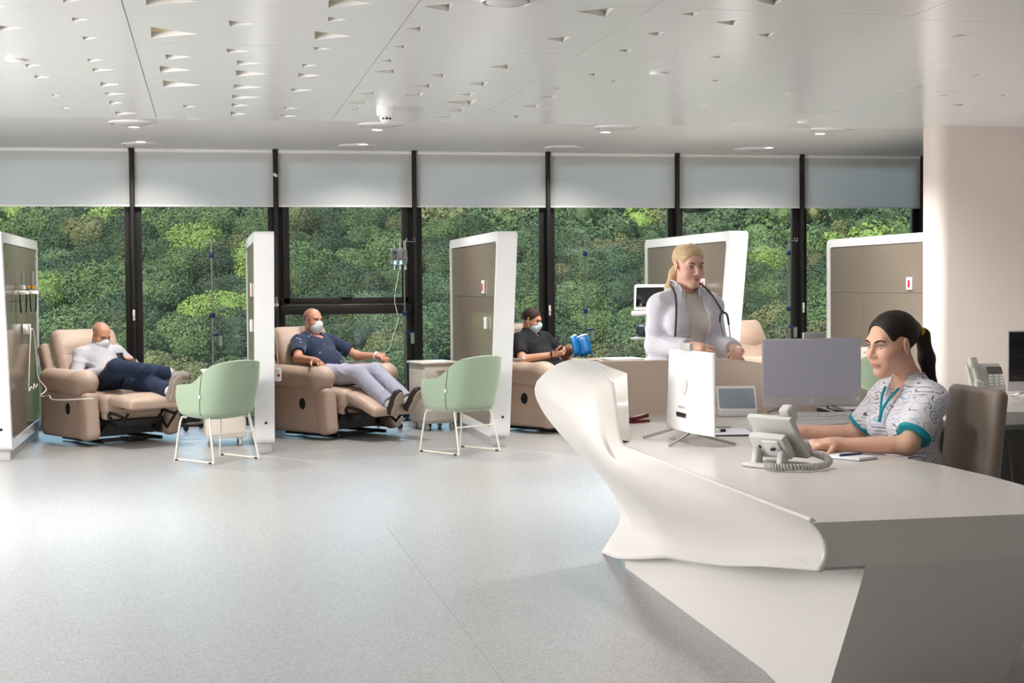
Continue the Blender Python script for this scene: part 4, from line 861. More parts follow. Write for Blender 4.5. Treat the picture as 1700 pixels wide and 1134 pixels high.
# telephones (local: front faces -y)
def make_phone():
    g = empty('desk_telephone'); R = rotm(.95)
    bd_ = MB().box((0, .0, .105), (.19, .17, .022), R, .006).build('body', 'phone_grey', g, True)
    MB().box((0, .035, .075), (.15, .09, .03), R, .006).build('rear_housing', 'phone_grey', bd_, True); box('rear_panel', (-.02, .052, .07), (.07, .06, .012), 'grille_grey', bd_, R=R); box('rear_port', (-.03, .064, .066), (.02, .01, .01), 'black_plastic', bd_, R=R)
    box('rear_port', (.03, .06, .07), (.012, .012, .006), 'black_plastic', bd_, R=R)
    box('display', (.035, -.03, .145), (.085, .045, .006), 'hole_dark', g, R=R)
    for i in range(3):
        for j in range(4): box('key', (.005+.03*i, -.055-.0+.0*j+.0, .07+.016*j), (.02, .008, .01), 'white_plastic', g, R=rotm(-.6), bev=.002)
    for s in (-1, 1): box('stand_leg', (s*.055, .045, .03), (.025, .035, .065), 'phone_grey', g, R=rotm(.2), bev=.006)
    box('base', (0, .01, .008), (.18, .16, .014), 'phone_grey', g, bev=.005)
    soft('handset', [cone((-.062, -.055, .055), (-.062, .02, .175), .013, .013, k=.01), rbox((-.062, .022, .185), (.024, .03, .02), .012, R=rotm(.95), k=.015), rbox((-.062, -.06, .06), (.024, .03, .018), .012, R=rotm(.95), k=.015)], .005, 'phone_grey', g)
    pts = []; path = spline([(-.08, -.07, .05), (-.14, -.09, .03), (-.17, -.03, .018), (-.16, .05, .016), (-.10, .11, .016), (-.04, .115, .016)], 10)
    N = 340
    for i in range(N):
        t = i/(N-1)*(len(path)-1); a = int(min(t, len(path)-2)); p = path[a].lerp(path[a+1], t-a); d = (path[a+1]-path[a]).normalized(); u = Vector((0, 0, 1)); v = d.cross(u).normalized(); w = i*.75
        pts.append(p+(u*math.cos(w)+v*math.sin(w))*.010)
    tube('coiled_cord', pts, .0032, 'grey_plastic', g, 5)
    return g
ph = make_phone(); ph.location = (2.04, 5.20, WZ); ph.rotation_euler = (0, 0, math.radians(118)); ph.scale = (1.08,)*3; tag(ph, 'grey desk telephone with coiled cord seen from behind on the reception desk', 'telephone', 'desk telephones')
p2 = copy_tree(ph); p2.location = (4.44, 8.06, WZ); p2.rotation_euler = (0, 0, math.radians(-5)); tag(p2, 'white desk telephone on the back desk before the end wall', 'telephone', 'desk telephones')
# small desk items
g = empty('touch_panel', (2.62, 7.24, WZ), math.radians(-12), label='white tilted touch tablet standing on the reception desk', cat='tablet')
box('stand', (0, .05, .02), (.2, .16, .04), 'white_plastic', g, bev=.01); R = rotm(-.6); box('case', (0, .03, .085), (.2, .016, .15), 'white_plastic', g, R=R, bev=.005); box('screen', (0, .02, .086), (.18, .004, .125), 'tablet_glass', g, R=R, bev=.001)
g = empty('notepad', (2.40, 5.37, WZ), .5, label='white notepad on the reception desk beside the forearm', cat='notepad'); box('pages', (0, 0, .006), (.11, .16, .012), 'paper', g, bev=.001); box('cover', (0, 0, .001), (.114, .164, .002), 'device_dark', g, bev=0)
g = empty('ballpoint_pen', (2.40, 5.37, WZ+.0165), .35, label='dark blue ballpoint pen lying on the white notepad', cat='pen'); tube('barrel', [(-.06, 0, 0), (.05, 0, 0)], .0045, 'pen_blue', g); tube('tip', [(.05, 0, 0), (.065, 0, 0)], [.0045, .001], 'chrome', g); box('clip', (-.045, 0, .005), (.035, .003, .002), 'chrome', g, bev=0)
g = empty('clipboard', (2.28, 6.45, WZ), -.2, label='clipboard with paper behind the telephone on the desk', cat='clipboard'); box('board', (0, 0, .003), (.24, .32, .005), 'device_dark', g, bev=.001); box('paper_sheet', (.005, 0, .0065), (.21, .29, .002), 'paper', g, bev=0); box('clip', (0, .15, .01), (.09, .02, .01), 'chrome', g)
for k, (x, y, a) in enumerate(((2.16, 6.44, .9), (2.21, 6.40, .5))):
    g = empty('marker_pen', (x, y, WZ+.012), a, label=('black capped marker lying at the clipboard edge, the farther one', 'black capped marker lying at the clipboard edge, the nearer one')[k], cat='marker', group='markers'); tube('barrel', [(-.05, 0, 0), (.03, 0, 0)], .008, 'white_plastic', g); tube('cap', [(.03, 0, 0), (.065, 0, 0)], .009, 'black_plastic', g)
g = empty('stapler', (2.05, 7.05, WZ), .5, label='dark red stapler on the far end of the desk', cat='stapler'); box('base', (0, 0, .006), (.12, .03, .012), 'red_leather', g); box('arm', (-.005, 0, .026), (.12, .026, .02), 'red_leather', g, R=rotm(0, -.12, 0)); box('hinge', (-.05, 0, .016), (.02, .028, .024), 'black_plastic', g)
g = empty('document_tray', (3.3, 7.32, WZ), 0, label='flat black document tray behind the grey-screened computer', cat='tray'); box('tray', (.1, 0, .008), (.56, .2, .016), 'black_plastic', g); box('papers', (.1, .0, .02), (.5, .17, .008), 'paper', g, bev=.001)
tag(tube('monitor_cable', spline([(3.0, 7.26, WZ+.05), (3.06, 7.18, WZ+.035), (3.12, 7.15, WZ+.01), (3.16, 7.2, WZ+.006), (3.22, 7.3, WZ+.006)], 6), .004, 'cord_white', None, 6), 'thin white cable looping under the grey-screened computer', 'cable')
# nurse's chair
g = empty('office_chair', (2.86, 5.58, 0), math.pi-.06, label='taupe upholstered office chair the seated woman sits on', cat='chair')
soft('backrest', [rbox((-.15, 0, .75), (.032, .225, .25), .03, R=rotm(0, -.1, 0), k=.01)], .008, 'chair_taupe', g); soft('seat', [rbox((.1, 0, .45), (.25, .24, .045), .04)], .012, 'chair_taupe', g)
box('back_bracket', (-.14, 0, .48), (.03, .08, .2), 'white_plastic', g); lathe('gas_column', [(.03, .08), (.03, .25), (.02, .26), (.02, .41), (.0001, .41)], (.1, 0, 0), 'chrome', g)
for k in range(5):
    t = 2*math.pi*k/5; l = tube('base_leg', [(.1, 0, .1), (.1+.28*math.cos(t), .28*math.sin(t), .075)], .018, 'white_plastic', g); lathe('castor', [(.0001, -.018), (.027, -.018), (.03, 0), (.027, .018), (.0001, .018)], (.1+.28*math.cos(t), .28*math.sin(t), .03), 'black_plastic', l, R=rotm(0, R90))
for s in (-1, 1): box('arm_stub', (-.12, s*.21, .50), (.06, .03, .03), 'white_plastic', g, bev=.01)

# ------------------------------------------------------------------ people
def hframe(pos, yaw, pitch=0, roll=0):       # columns: right, forward, up;  forward = +x of the person frame
    f = V3(math.cos(yaw)*math.cos(pitch), math.sin(yaw)*math.cos(pitch), math.sin(pitch)); l = nrm(np.cross(V3(0, 0, 1), f)); u = np.cross(f, l)
    if roll: l, u = l*math.cos(roll)+u*math.sin(roll), u*math.cos(roll)-l*math.sin(roll)
    return np.asarray(pos, float), np.stack([-l, f, u], 1)
def head_prims(H, neck, s=1.0, fem=False, nk=.056):
    o, M = H; W = lambda *p: o+M @ (V3(*p)*s)
    E = lambda c, r, k, op='u', T=None: ell(W(*c), V3(*r)*s, M if T is None else M @ T, k*s, op)
    C = lambda a, b, ra, rb, k, op='u': cone(W(*a), W(*b), ra*s, rb*s, k*s, op)
    j = .88 if fem else 1.0
    P = [E((0, -.014, .036), (.074, .094, .078), .02), E((0, .026, -.028), (.058*(.97 if fem else 1), .062, .083), .03),
         C((-.046*j, .004, -.056), (-.014*j, .058, -.094), .019, .017, .03), C((.046*j, .004, -.056), (.014*j, .058, -.094), .019, .017, .03), E((0, .066, -.094), (.018*j, .017, .016), .02),
         E((-.037, .052, -.030), (.027, .030, .028), .03), E((.037, .052, -.030), (.027, .030, .028), .03),
         C((-.034, .073, .026), (.034, .073, .026), .011, .011, .02),
         E((-.031, .094, .005), (.019, .019, .012), .014, 's'), E((.031, .094, .005), (.019, .019, .012), .014, 's'),
         E((-.031, .0665, .004), (.0135, .0125, .0125), .006), E((.031, .0665, .004), (.0135, .0125, .0125), .006),
         C((0, .083, .016), (0, .105, -.028), .0065, .0095, .012), E((-.0105, .094, -.033), (.008, .009, .0075), .008), E((.0105, .094, -.033), (.008, .009, .0075), .008),
         E((0, .084, -.060), (.021, .0105, .0055), .008), E((0, .083, -.0695), (.017, .0105, .006), .008), E((0, .1, -.0645), (.02, .01, .0014), .003, 's')]
    Re = rotm(0, 0, .25)
    for sx in (-1, 1):
        P += [E((sx*.077, -.006, -.004), (.008, .018, .031), .006, 'u', rotm(-.15, sx*.05, -sx*.35)), E((sx*.082, -.001, .0), (.006, .009, .017), .004, 's'), ]
    P.append(cone(W(0, -.030, -.045), neck, nk*.96*s, nk*1.05, .018))
    return P
def head_color(H, s, base, lip, stub=None, scalp=None, blush=.0):
    o, M = H; base = np.array(base); lip = np.array(lip)
    def f(V):
        q = ((V-o) @ M)/s; c = np.repeat(base[None, :], len(V), 0).astype(float)
        head = np.linalg.norm(q, axis=1) < .17
        w = np.clip(1-np.abs(np.linalg.norm((q-V3(0, .085, -.065))/V3(.020, .03, .0095), axis=1)), 0, 1)*head
        w = np.clip(w*3, 0, .8)[:, None]; c = c*(1-w)+lip*w
        ck = np.exp(-(((np.abs(q[:, 0])-.04)/.02)**2+((q[:, 1]-.06)/.03)**2+((q[:, 2]+.03)/.02)**2))*head
        c *= (1-ck[:, None]*blush*V3(.0, .35, .3))
        es = np.exp(-(((np.abs(q[:, 0])-.031)/.017)**2+((q[:, 1]-.075)/.02)**2+((q[:, 2]-.006)/.010)**2))*head
        c *= (1-.35*es[:, None])
        if scalp is not None:
            t = np.clip((q[:, 2]-.045+.35*np.clip(q[:, 1], -.1, .1)*1.2)/.03, 0, 1)*head
            t = np.clip(((q[:, 2]+.02)/.03), 0, 1)*np.clip((.035-q[:, 1]+(.0))/.03+np.clip((q[:, 2]-.085)/.02, 0, 1)*0, 0, 1)*head
            c = c*(1-.55*t[:, None])+np.array(scalp)*.55*t[:, None]
        if stub is not None:
            t = np.clip((-.035-q[:, 2])/.02, 0, 1)*np.clip((q[:, 2]+.12)/.02, 0, 1)*np.clip((q[:, 1]+.01)/.03, 0, 1)*head
            c = c*(1-.5*t[:, None])+np.array(stub)*.5*t[:, None]
        return c
    return f
def face_parts(H, s, root, brow, look=(0, 0), lid=.0055):
    o, M = H; R = Matrix([list(r) for r in M]); W = lambda *p: Vector(o+M @ (V3(*p)*s))
    for sx in (-1, 1):
        e = MB().ball(W(sx*.031, .0735, .003), (.0118*s, .007*s, lid*s), R).build('eye', 'eye_white', root, True); MB().ball(W(sx*.031+look[0], .0782, .003+look[1]), (.0056*s, .003*s, min(.0056, lid*.97)*s), R, 10, 6).build('iris', 'iris', e, True)
        tube('eyelash', [W(sx*.019, .078, .006), W(sx*.026, .0815, .0095), W(sx*.036, .0805, .0095), W(sx*.044, .0735, .006)], [.0008*s, .0015*s, .0017*s, .0008*s], brow, e, 5)
        tube('eyebrow', [W(sx*.012, .0875, .0195), W(sx*.026, .0875, .0255), W(sx*.040, .083, .0275), W(sx*.053, .0725, .021)], [.0026*s, .0034*s, .0030*s, .0012*s], brow, root, 6)
def hand_prims(w, F, N, thumb, curl=(.35, .45, .35), s=1.0, spread=.06, tcurl=.3, k=.006):
    w = np.asarray(w, float); F = nrm(F); N = nrm(np.asarray(N, float)-F*(np.asarray(N, float) @ F)); T = nrm(np.cross(N, F))*thumb    # N: out of the palm; T: thumb side
    R = np.stack([F, T, N], 1); P = [cone(w-F*.02*s, w+F*.02*s, .026*s, .028*s, .02), rbox(w+F*.050*s, V3(.042, .040, .0135)*s, .0125*s, R, .015), ell(w+F*.03*s+T*.022*s+N*.006*s, V3(.032, .018, .015)*s, R, .012)]
    for q, ln in zip((.0295, .0098, -.0098, -.0290), (.070, .078, .072, .057)):
        p = w+F*(.086-abs(q)*.18)*s+T*q*s; a = 0; r = .0088*s; d0 = nrm(F+T*q*spread/.03)
        for i, (fr, cu) in enumerate(zip((.46, .31, .23), curl)):
            a += cu; d = d0*math.cos(a)+N*math.sin(a); e = p+d*ln*fr*s; P.append(cone(p, e, r, r*.92, k*s if i else .008*s)); p = e; r *= .92
    p = w+F*.018*s+T*.030*s+N*.004*s; d = nrm(F*.62+T*.78+N*.15); r = .0115*s
    for ln, cu in ((.040, 0), (.032, tcurl), (.026, tcurl)):
        d = nrm(d*math.cos(cu)+(nrm(F*.8+N*.55-T*.2))*math.sin(cu)); e = p+d*ln*s; P.append(cone(p, e, r, r*.88, .008*s)); p = e; r *= .88
    return P
def torso(J, e=0, fem=False, belly=0, low=True):
    up = nrm(J['neck']-J['pel']); lf = nrm(J['shL']-J['shR']); fw = np.cross(lf, up); R = np.stack([fw, lf, up], 1); L = np.linalg.norm(J['neck']-J['pel'])
    c = J['pel']+(J['neck']-J['pel'])*.66; b = J['pel']+(J['neck']-J['pel'])*.28; sw = np.linalg.norm(J['shL']-J['shR'])
    P = [ell(c, V3(.100+e, sw*.43+e, L*.35+e), R, .03), ell(b+fw*(.01+belly), V3(.100+belly*.7+e, sw*.38+e, L*.32+e), R, .04), cone(J['shR']-up*.012, J['shL']-up*.012, .048+e, .048+e, .035)]
    if low: P.append(cone(J['hipR'], J['hipL'], .10+e, .10+e, .04))
    for q in ('shR', 'shL'): P.append(cone(J['neck']+up*.02, J[q]*.75+J['neck']*.25, .038+e, .040+e, .04))
    if fem:
        for sx in (-1, 1): P.append(ell(c+fw*.085+lf*sx*.075-up*.01, V3(.050+e, .056+e, .056+e), R, .035))
    return P
def arm(J, q, e=0, r=(.052, .043, .030), to=1.0, upper=True, fore=True, flat=1):
    P = []; a, b, c = J['sh'+q], J['el'+q], J['wr'+q]
    if upper: P.append(cone(a, b if fore else a+(b-a)*to, r[0]+e, (r[1] if fore else r[0]+(r[1]-r[0])*to)+e, .03, 'u', 0 if fore else flat))
    if fore: P.append(cone(b, b+(c-b)*to, r[1]+e, r[1]+(r[2]-r[1])*to+e, .025, 'u', flat if to < 1.2 else 0))
    return P
def leg(J, q, e=0, r=(.088, .062, .044), to=1.0, flat=1):
    a, b, c = J['hip'+q], J['kn'+q], J['an'+q]; return [cone(a, b, r[0]+e, r[1]+e, .04), cone(b, b+(c-b)*to, r[1]+e, r[2]+e*1.3+.004, .04, 'u', flat)]
def shoe(root, an, toe, up, m, sole=True):
    an = np.asarray(an, float); F = nrm(np.asarray(toe, float)-an); U = nrm(np.asarray(up, float)-F*(np.asarray(up, float) @ F)); Rr = np.stack([F, np.cross(U, F), U], 1); c = an-U*.055+F*.06
    s = soft('shoe', [rbox(c+U*.012, V3(.135, .046, .032), .03, Rr, .02), ell(c-F*.075+U*.04, V3(.055, .042, .05), Rr, .03), ell(c+F*.03+U*.03, V3(.08, .042, .032), Rr, .03)], .007, m, root)
    soft('sole', [ell(c-U*.024-F*.075, V3(.062, .040, .016), Rr, .02), ell(c-U*.024+F*.05, V3(.088, .050, .016), Rr, .03), half(-U, c-U*.034, c-.2, c+.2, .006)], .006, 'sole' if sole else 'black_plastic', s)
def mask(root, H, s, m):
    o, M = H; W = lambda *p: o+M @ (V3(*p)*s); E = lambda c, r, k, op='u': ell(W(*c), V3(*r)*s, M, k*s, op)
    b = soft('face_mask', [E((0, .048, -.053), (.066, .064, .055), .01), E((0, .090, -.026), (.024, .030, .028), .03), E((0, .052, -.09), (.045, .036, .03), .03), E((0, -.05, -.05), (.12, .075, .1), .01, 's')], .005, m, root)
    for sx in (-1, 1):
        for z in (-.028, -.085): tube('ear_loop', [Vector(W(sx*.058, .035, z)), Vector(W(sx*.069, .015, z*.7)), Vector(W(sx*.083, -.018, -.012))], .0016, 'cord_white', b, 5)
def jd(**k): return {a: np.asarray(v, float) for a, v in k.items()}
SK = lin(226, 176, 152); SKM = lin(208, 152, 126); LIP = lin(196, 110, 104)

# --- man in the white shirt, leftmost recliner (local frame = recliner frame: +x forward, +y his left)
def seated(rec, label, name='person'):
    g = empty(name, (rec.location.x, rec.location.y, 0), rec.rotation_euler.z, label=label, cat='person'); return g
def patient1():
    g = seated(recs[0], 'bald man in white shirt and jeans, masked, looking at a phone in the leftmost recliner')
    J = jd(pel=(.06, 0, .52), neck=(-.20, 0, .86), shR=(-.17, -.19, .81), shL=(-.17, .19, .81), elR=(-.04, -.31, .60), elL=(-.02, .33, .62), wrR=(.19, -.13, .66), wrL=(.21, .13, .73),
           hipR=(.06, -.09, .52), hipL=(.06, .09, .52), knR=(.45, -.16, .70), anR=(.58, .30, .63), knL=(.50, .13, .55), anL=(.90, .12, .49))
    H = hframe((-.145, 0.01, .985), .12, -.5); s = 1.02
    P = torso(J)+arm(J, 'R', to=1.3)+arm(J, 'L', to=1.3)+leg(J, 'R', flat=0)+leg(J, 'L', flat=0)+head_prims(H, J['neck']+V3(.0, 0, .0), s)
    P += hand_prims(J['wrR'], (.9, .4, .15), (-.2, .7, .6), -1, (.6, .7, .5), tcurl=.5)+hand_prims(J['wrL'], (.15, -.95, .2), (-.5, 0, .8), -1, (.5, .6, .5), tcurl=.5)
    soft('body', P, .0062, 'skin', g, head_color(H, s, SKM, LIP, stub=lin(120, 90, 76), scalp=lin(150, 112, 94)))
    face_parts(H, s, g, 'brow', (0, -.002), .0035); mask(g, H, s, 'mask_white')
    fw = V3(.6, 0, .5)
    S = torso(J, .018, belly=.01)+arm(J, 'R', .018, to=.93)+arm(J, 'L', .018, to=.93)+[cone(J['neck']-V3(.02, 0, .02), J['neck']+V3(.035, 0, .055), .066, .062, .02, 'u', 1), cone(J['neck']-V3(-.0, 0, .0), J['neck']+V3(.07, 0, .12), .054, .06, .006, 's')]
    sh = soft('shirt', S, .007, 'shirt_white', g, wob=(.007, 26))
    for q in 'RL':
        a, b = J['el'+q], J['wr'+q]; d = b-a; soft('cuff', [cone(a+d*.80, a+d*.98, .052, .05, .004, 'u', 3)], .006, 'shirt_white', sh)
    soft('jeans', leg(J, 'R', .016, to=1.0)+leg(J, 'L', .016, to=.98)+[cone(J['hipR'], J['hipL'], .122, .122, .05), ell(J['pel']+V3(0, 0, .03), (.13, .165, .11), k=.05)], .007, 'denim', g, wob=(.007, 24))
    for q, toe in (('R', (.72, .52, .66)), ('L', (1.0, .14, .72))):
        soft('sock', [cone(J['kn'+q]*.15+J['an'+q]*.85, J['an'+q], .052, .05, .01)], .008, 'sock', g)
        shoe(g, J['an'+q], toe, (.0, -.2, .9) if q == 'R' else (-.8, 0, .4), 'shoe_grey')
    w = tube('wrist_watch', [Vector(J['wrL']+V3(.0, .012, 0)+V3(math.cos(t)*.033, .006*math.sin(t), math.sin(t)*.033)) for t in [2*math.pi*k/14 for k in range(14)]], .008, 'black_plastic', g, 8, True); box('watch_case', tuple(J['wrL']+V3(.012, .012, .036)), (.034, .034, .012), 'black_plastic', w)
    c = recs[0].matrix_basis @ Vector((.245, .005, .765)); p = empty('mobile_phone', c, recs[0].rotation_euler.z, label='black mobile phone held by the man in the white shirt', cat='phone')
    box('case', (0, 0, 0), (.012, .075, .145), 'black_plastic', p, R=rotm(0, -.6, .1), bev=.005); box('screen', (-.0062, 0, .004), (.003, .068, .13), 'screen_black', p, R=rotm(0, -.6, .1), bev=.001)
patient1()

def patient2():
    g = seated(recs[1], 'man in navy patterned shirt, grey trousers and white mask, reclining in the second recliner')
    J = jd(pel=(.02, 0, .56), neck=(-.30, 0, .95), shR=(-.26, -.195, .89), shL=(-.26, .195, .89), elR=(-.06, -.37, .745), elL=(-.04, .38, .74), wrR=(.20, -.41, .735), wrL=(.22, .40, .745),
           hipR=(.03, -.09, .56), hipL=(.03, .09, .56), knR=(.50, -.11, .60), anR=(.90, -.09, .33), knL=(.50, .11, .61), anL=(.95, .09, .35))
    H = hframe((-.265, 0, 1.095), .02, -.06); s = 1.03
    P = torso(J)+arm(J, 'R', to=1.3)+arm(J, 'L', to=1.3)+leg(J, 'R', flat=0)+leg(J, 'L', flat=0)+head_prims(H, J['neck'], s)
    P += hand_prims(J['wrR'], (.93, .02, -.18), (-.2, 0, -.95), 1, (.35, .4, .3), spread=.25)+hand_prims(J['wrL'], (.93, -.1, -.1), (0, 0, -1), -1, (.4, .5, .4))
    soft('body', P, .0062, 'skin', g, head_color(H, s, SKM, LIP, stub=lin(110, 84, 72), scalp=lin(140, 104, 88)))
    face_parts(H, s, g, 'brow', (0, 0), .0042); mask(g, H, s, 'mask_white')
    S = torso(J, .017, belly=.02)+arm(J, 'R', .024, to=.72, fore=False)+arm(J, 'L', .024, to=.72, fore=False)+[cone(J['neck']-V3(.02, 0, .05), J['neck']+V3(.05, 0, .12), .074, .078, .008, 's'), ell(J['neck']+V3(.09, 0, -.02), (.06, .06, .05), k=.02, op='s')]
    soft('shirt', S, .007, 'navy_print', g, wob=(.006, 26))
    soft('trousers', leg(J, 'R', .02, to=.95)+leg(J, 'L', .02, to=.95)+[cone(J['hipR'], J['hipL'], .125, .125, .05), ell(J['pel']+V3(-.01, 0, .02), (.13, .17, .11), k=.05)], .007, 'grey_trouser', g, wob=(.007, 22))
    for q, toe in (('R', (1.02, -.11, .52)), ('L', (1.08, .10, .54))):
        soft('sock', [cone(J['kn'+q]*.12+J['an'+q]*.88, J['an'+q], .052, .05, .01)], .008, 'sock', g); shoe(g, J['an'+q], toe, (-.8, 0, .5), 'shoe_brown')
    tube('wrist_bandage', [Vector(J['wrL']+V3(-.01+.008*math.sin(3*t), math.cos(t)*.036, math.sin(t)*.034)) for t in [2*math.pi*k/14 for k in range(14)]], .011, 'mask_white', g, 8, True)
patient2()

def patient3():
    g = seated(recs[2], 'man with glasses and mask in black polo shirt, reading in the third recliner')
    J = jd(pel=(.04, 0, .55), neck=(-.22, 0, .94), shR=(-.19, -.195, .88), shL=(-.19, .195, .88), elR=(-.03, -.33, .70), elL=(.0, .33, .70), wrR=(.20, -.13, .74), wrL=(.24, .10, .77),
           hipR=(.05, -.09, .55), hipL=(.05, .09, .55), knR=(.52, -.11, .60), anR=(.90, -.09, .33), knL=(.52, .11, .60), anL=(.92, .09, .34))
    H = hframe((-.175, 0, 1.075), .25, -.28); s = 1.0
    P = torso(J)+arm(J, 'R', to=1.3)+arm(J, 'L', to=1.3)+leg(J, 'R', flat=0)+leg(J, 'L', flat=0)+head_prims(H, J['neck'], s)
    P += hand_prims(J['wrR'], (.75, .6, .15), (-.4, .4, .7), -1, (.6, .7, .5), tcurl=.5)+hand_prims(J['wrL'], (.5, -.75, .1), (-.4, 0, .8), -1, (.6, .7, .5), tcurl=.5)
    soft('body', P, .0062, 'skin', g, head_color(H, s, SKM, LIP, stub=lin(100, 76, 66)))
    face_parts(H, s, g, 'brow', (0, -.001), .004); mask(g, H, s, 'mask_blue')
    o, M = H; W = lambda *p: o+M @ (V3(*p)*s); E = lambda c, r, k, op='u': ell(W(*c), V3(*r)*s, M, k*s, op)
    soft('hair', [E((0, -.016, .040), (.079, .099, .083), .01), E((0, .095, .01), (.07, .06, .055), .02, 's'), E((0, .03, -.075), (.1, .12, .07), .02, 's')], .006, 'hair_short', g)
    gl = empty('glasses_anchor'); bpy.data.objects.remove(gl)
    fr = None
    for sx in (-1, 1):
        t_ = tube('spectacle_rim', [Vector(W(sx*.031+.024*math.cos(t), .094, .003+.017*math.sin(t))) for t in [2*math.pi*k/16 for k in range(16)]], .0022, 'black_plastic', g, 6, True); tube('temple', [Vector(W(sx*.055, .092, .006)), Vector(W(sx*.075, .05, .006)), Vector(W(sx*.08, -.01, .004))], .002, 'black_plastic', t_, 5)
    tube('spectacle_bridge', [Vector(W(-.008, .095, .006)), Vector(W(0, .099, .009)), Vector(W(.008, .095, .006))], .002, 'black_plastic', g, 5)
    S = torso(J, .018, belly=.015)+arm(J, 'R', .024, to=.78, fore=False)+arm(J, 'L', .024, to=.78, fore=False)+[cone(J['neck']-V3(.02, 0, .02), J['neck']+V3(.03, 0, .05), .07, .066, .02, 'u', 1), cone(J['neck'], J['neck']+V3(.07, 0, .13), .056, .064, .006, 's'), ell(J['neck']+V3(.1, 0, -.02), (.05, .022, .09), k=.01, op='s')]
    soft('polo_shirt', S, .007, 'black_cotton', g, wob=(.006, 26))
    soft('trousers', leg(J, 'R', .018, to=.95)+leg(J, 'L', .018, to=.95)+[cone(J['hipR'], J['hipL'], .124, .124, .05), ell(J['pel']+V3(0, 0, .02), (.13, .17, .11), k=.05)], .008, 'dark_trouser', g, wob=(.007, 24))
    for q, toe in (('R', (1.02, -.11, .52)), ('L', (1.05, .10, .53))): shoe(g, J['an'+q], toe, (-.8, 0, .5), 'shoe_brown')
    w = tube('wrist_watch', [Vector(J['wrR']+V3(-.012+.0*t, -.008, 0)+V3(.02*math.cos(t), -.026*math.cos(t), math.sin(t)*.034)) for t in [2*math.pi*k/14 for k in range(14)]], .008, 'red_leather', g, 8, True); box('watch_case', tuple(J['wrR']+V3(.006, -.04, .012)), (.036, .014, .036), 'black_plastic', w, R=rotm(0, 0, -.6))
    m = empty('magazine', recs[2].matrix_basis @ Vector((.34, .10, .80)), recs[2].rotation_euler.z, label='curled blue magazine held by the man with glasses', cat='magazine')
    for k, (sg, nm, mt) in enumerate(((-1, 'cover', 'magazine_blue'), (1, 'cover', 'magazine_blue'), (1, 'pages', 'paper'), (-1, 'pages', 'paper'))):
        rows = []
        for i in range(9):
            t = i/8; rows.append([(.03+.05*math.sin(t*2.4)+(-.007 if k > 1 else 0)-.09*q*.6, sg*t*(.14 if k > 1 else .15), -.09+(.19 if k < 2 else .2)*q+.03*math.sin(t*3)) for q in (0, .25, .5, .75, 1)])
        o = MB().grid(rows).build(nm, mt, m, 180); md = o.modifiers.new('s', 'SOLIDIFY'); md.thickness = .004
    b = empty('call_remote', recs[2].matrix_basis @ Vector((.02, -.43, .70)), recs[2].rotation_euler.z, label='white call remote lying on the arm of the third recliner', cat='remote'); box('case', (0, 0, .008), (.13, .032, .022), 'white_plastic', b, R=rotm(0, -.15, 0), bev=.008); tube('cord', spline([(-.06, 0, .006), (-.12, -.02, .01), (-.2, -.05, -.06), (-.24, -.06, -.2)], 6), .0045, 'cord_white', b, 6)
patient3()

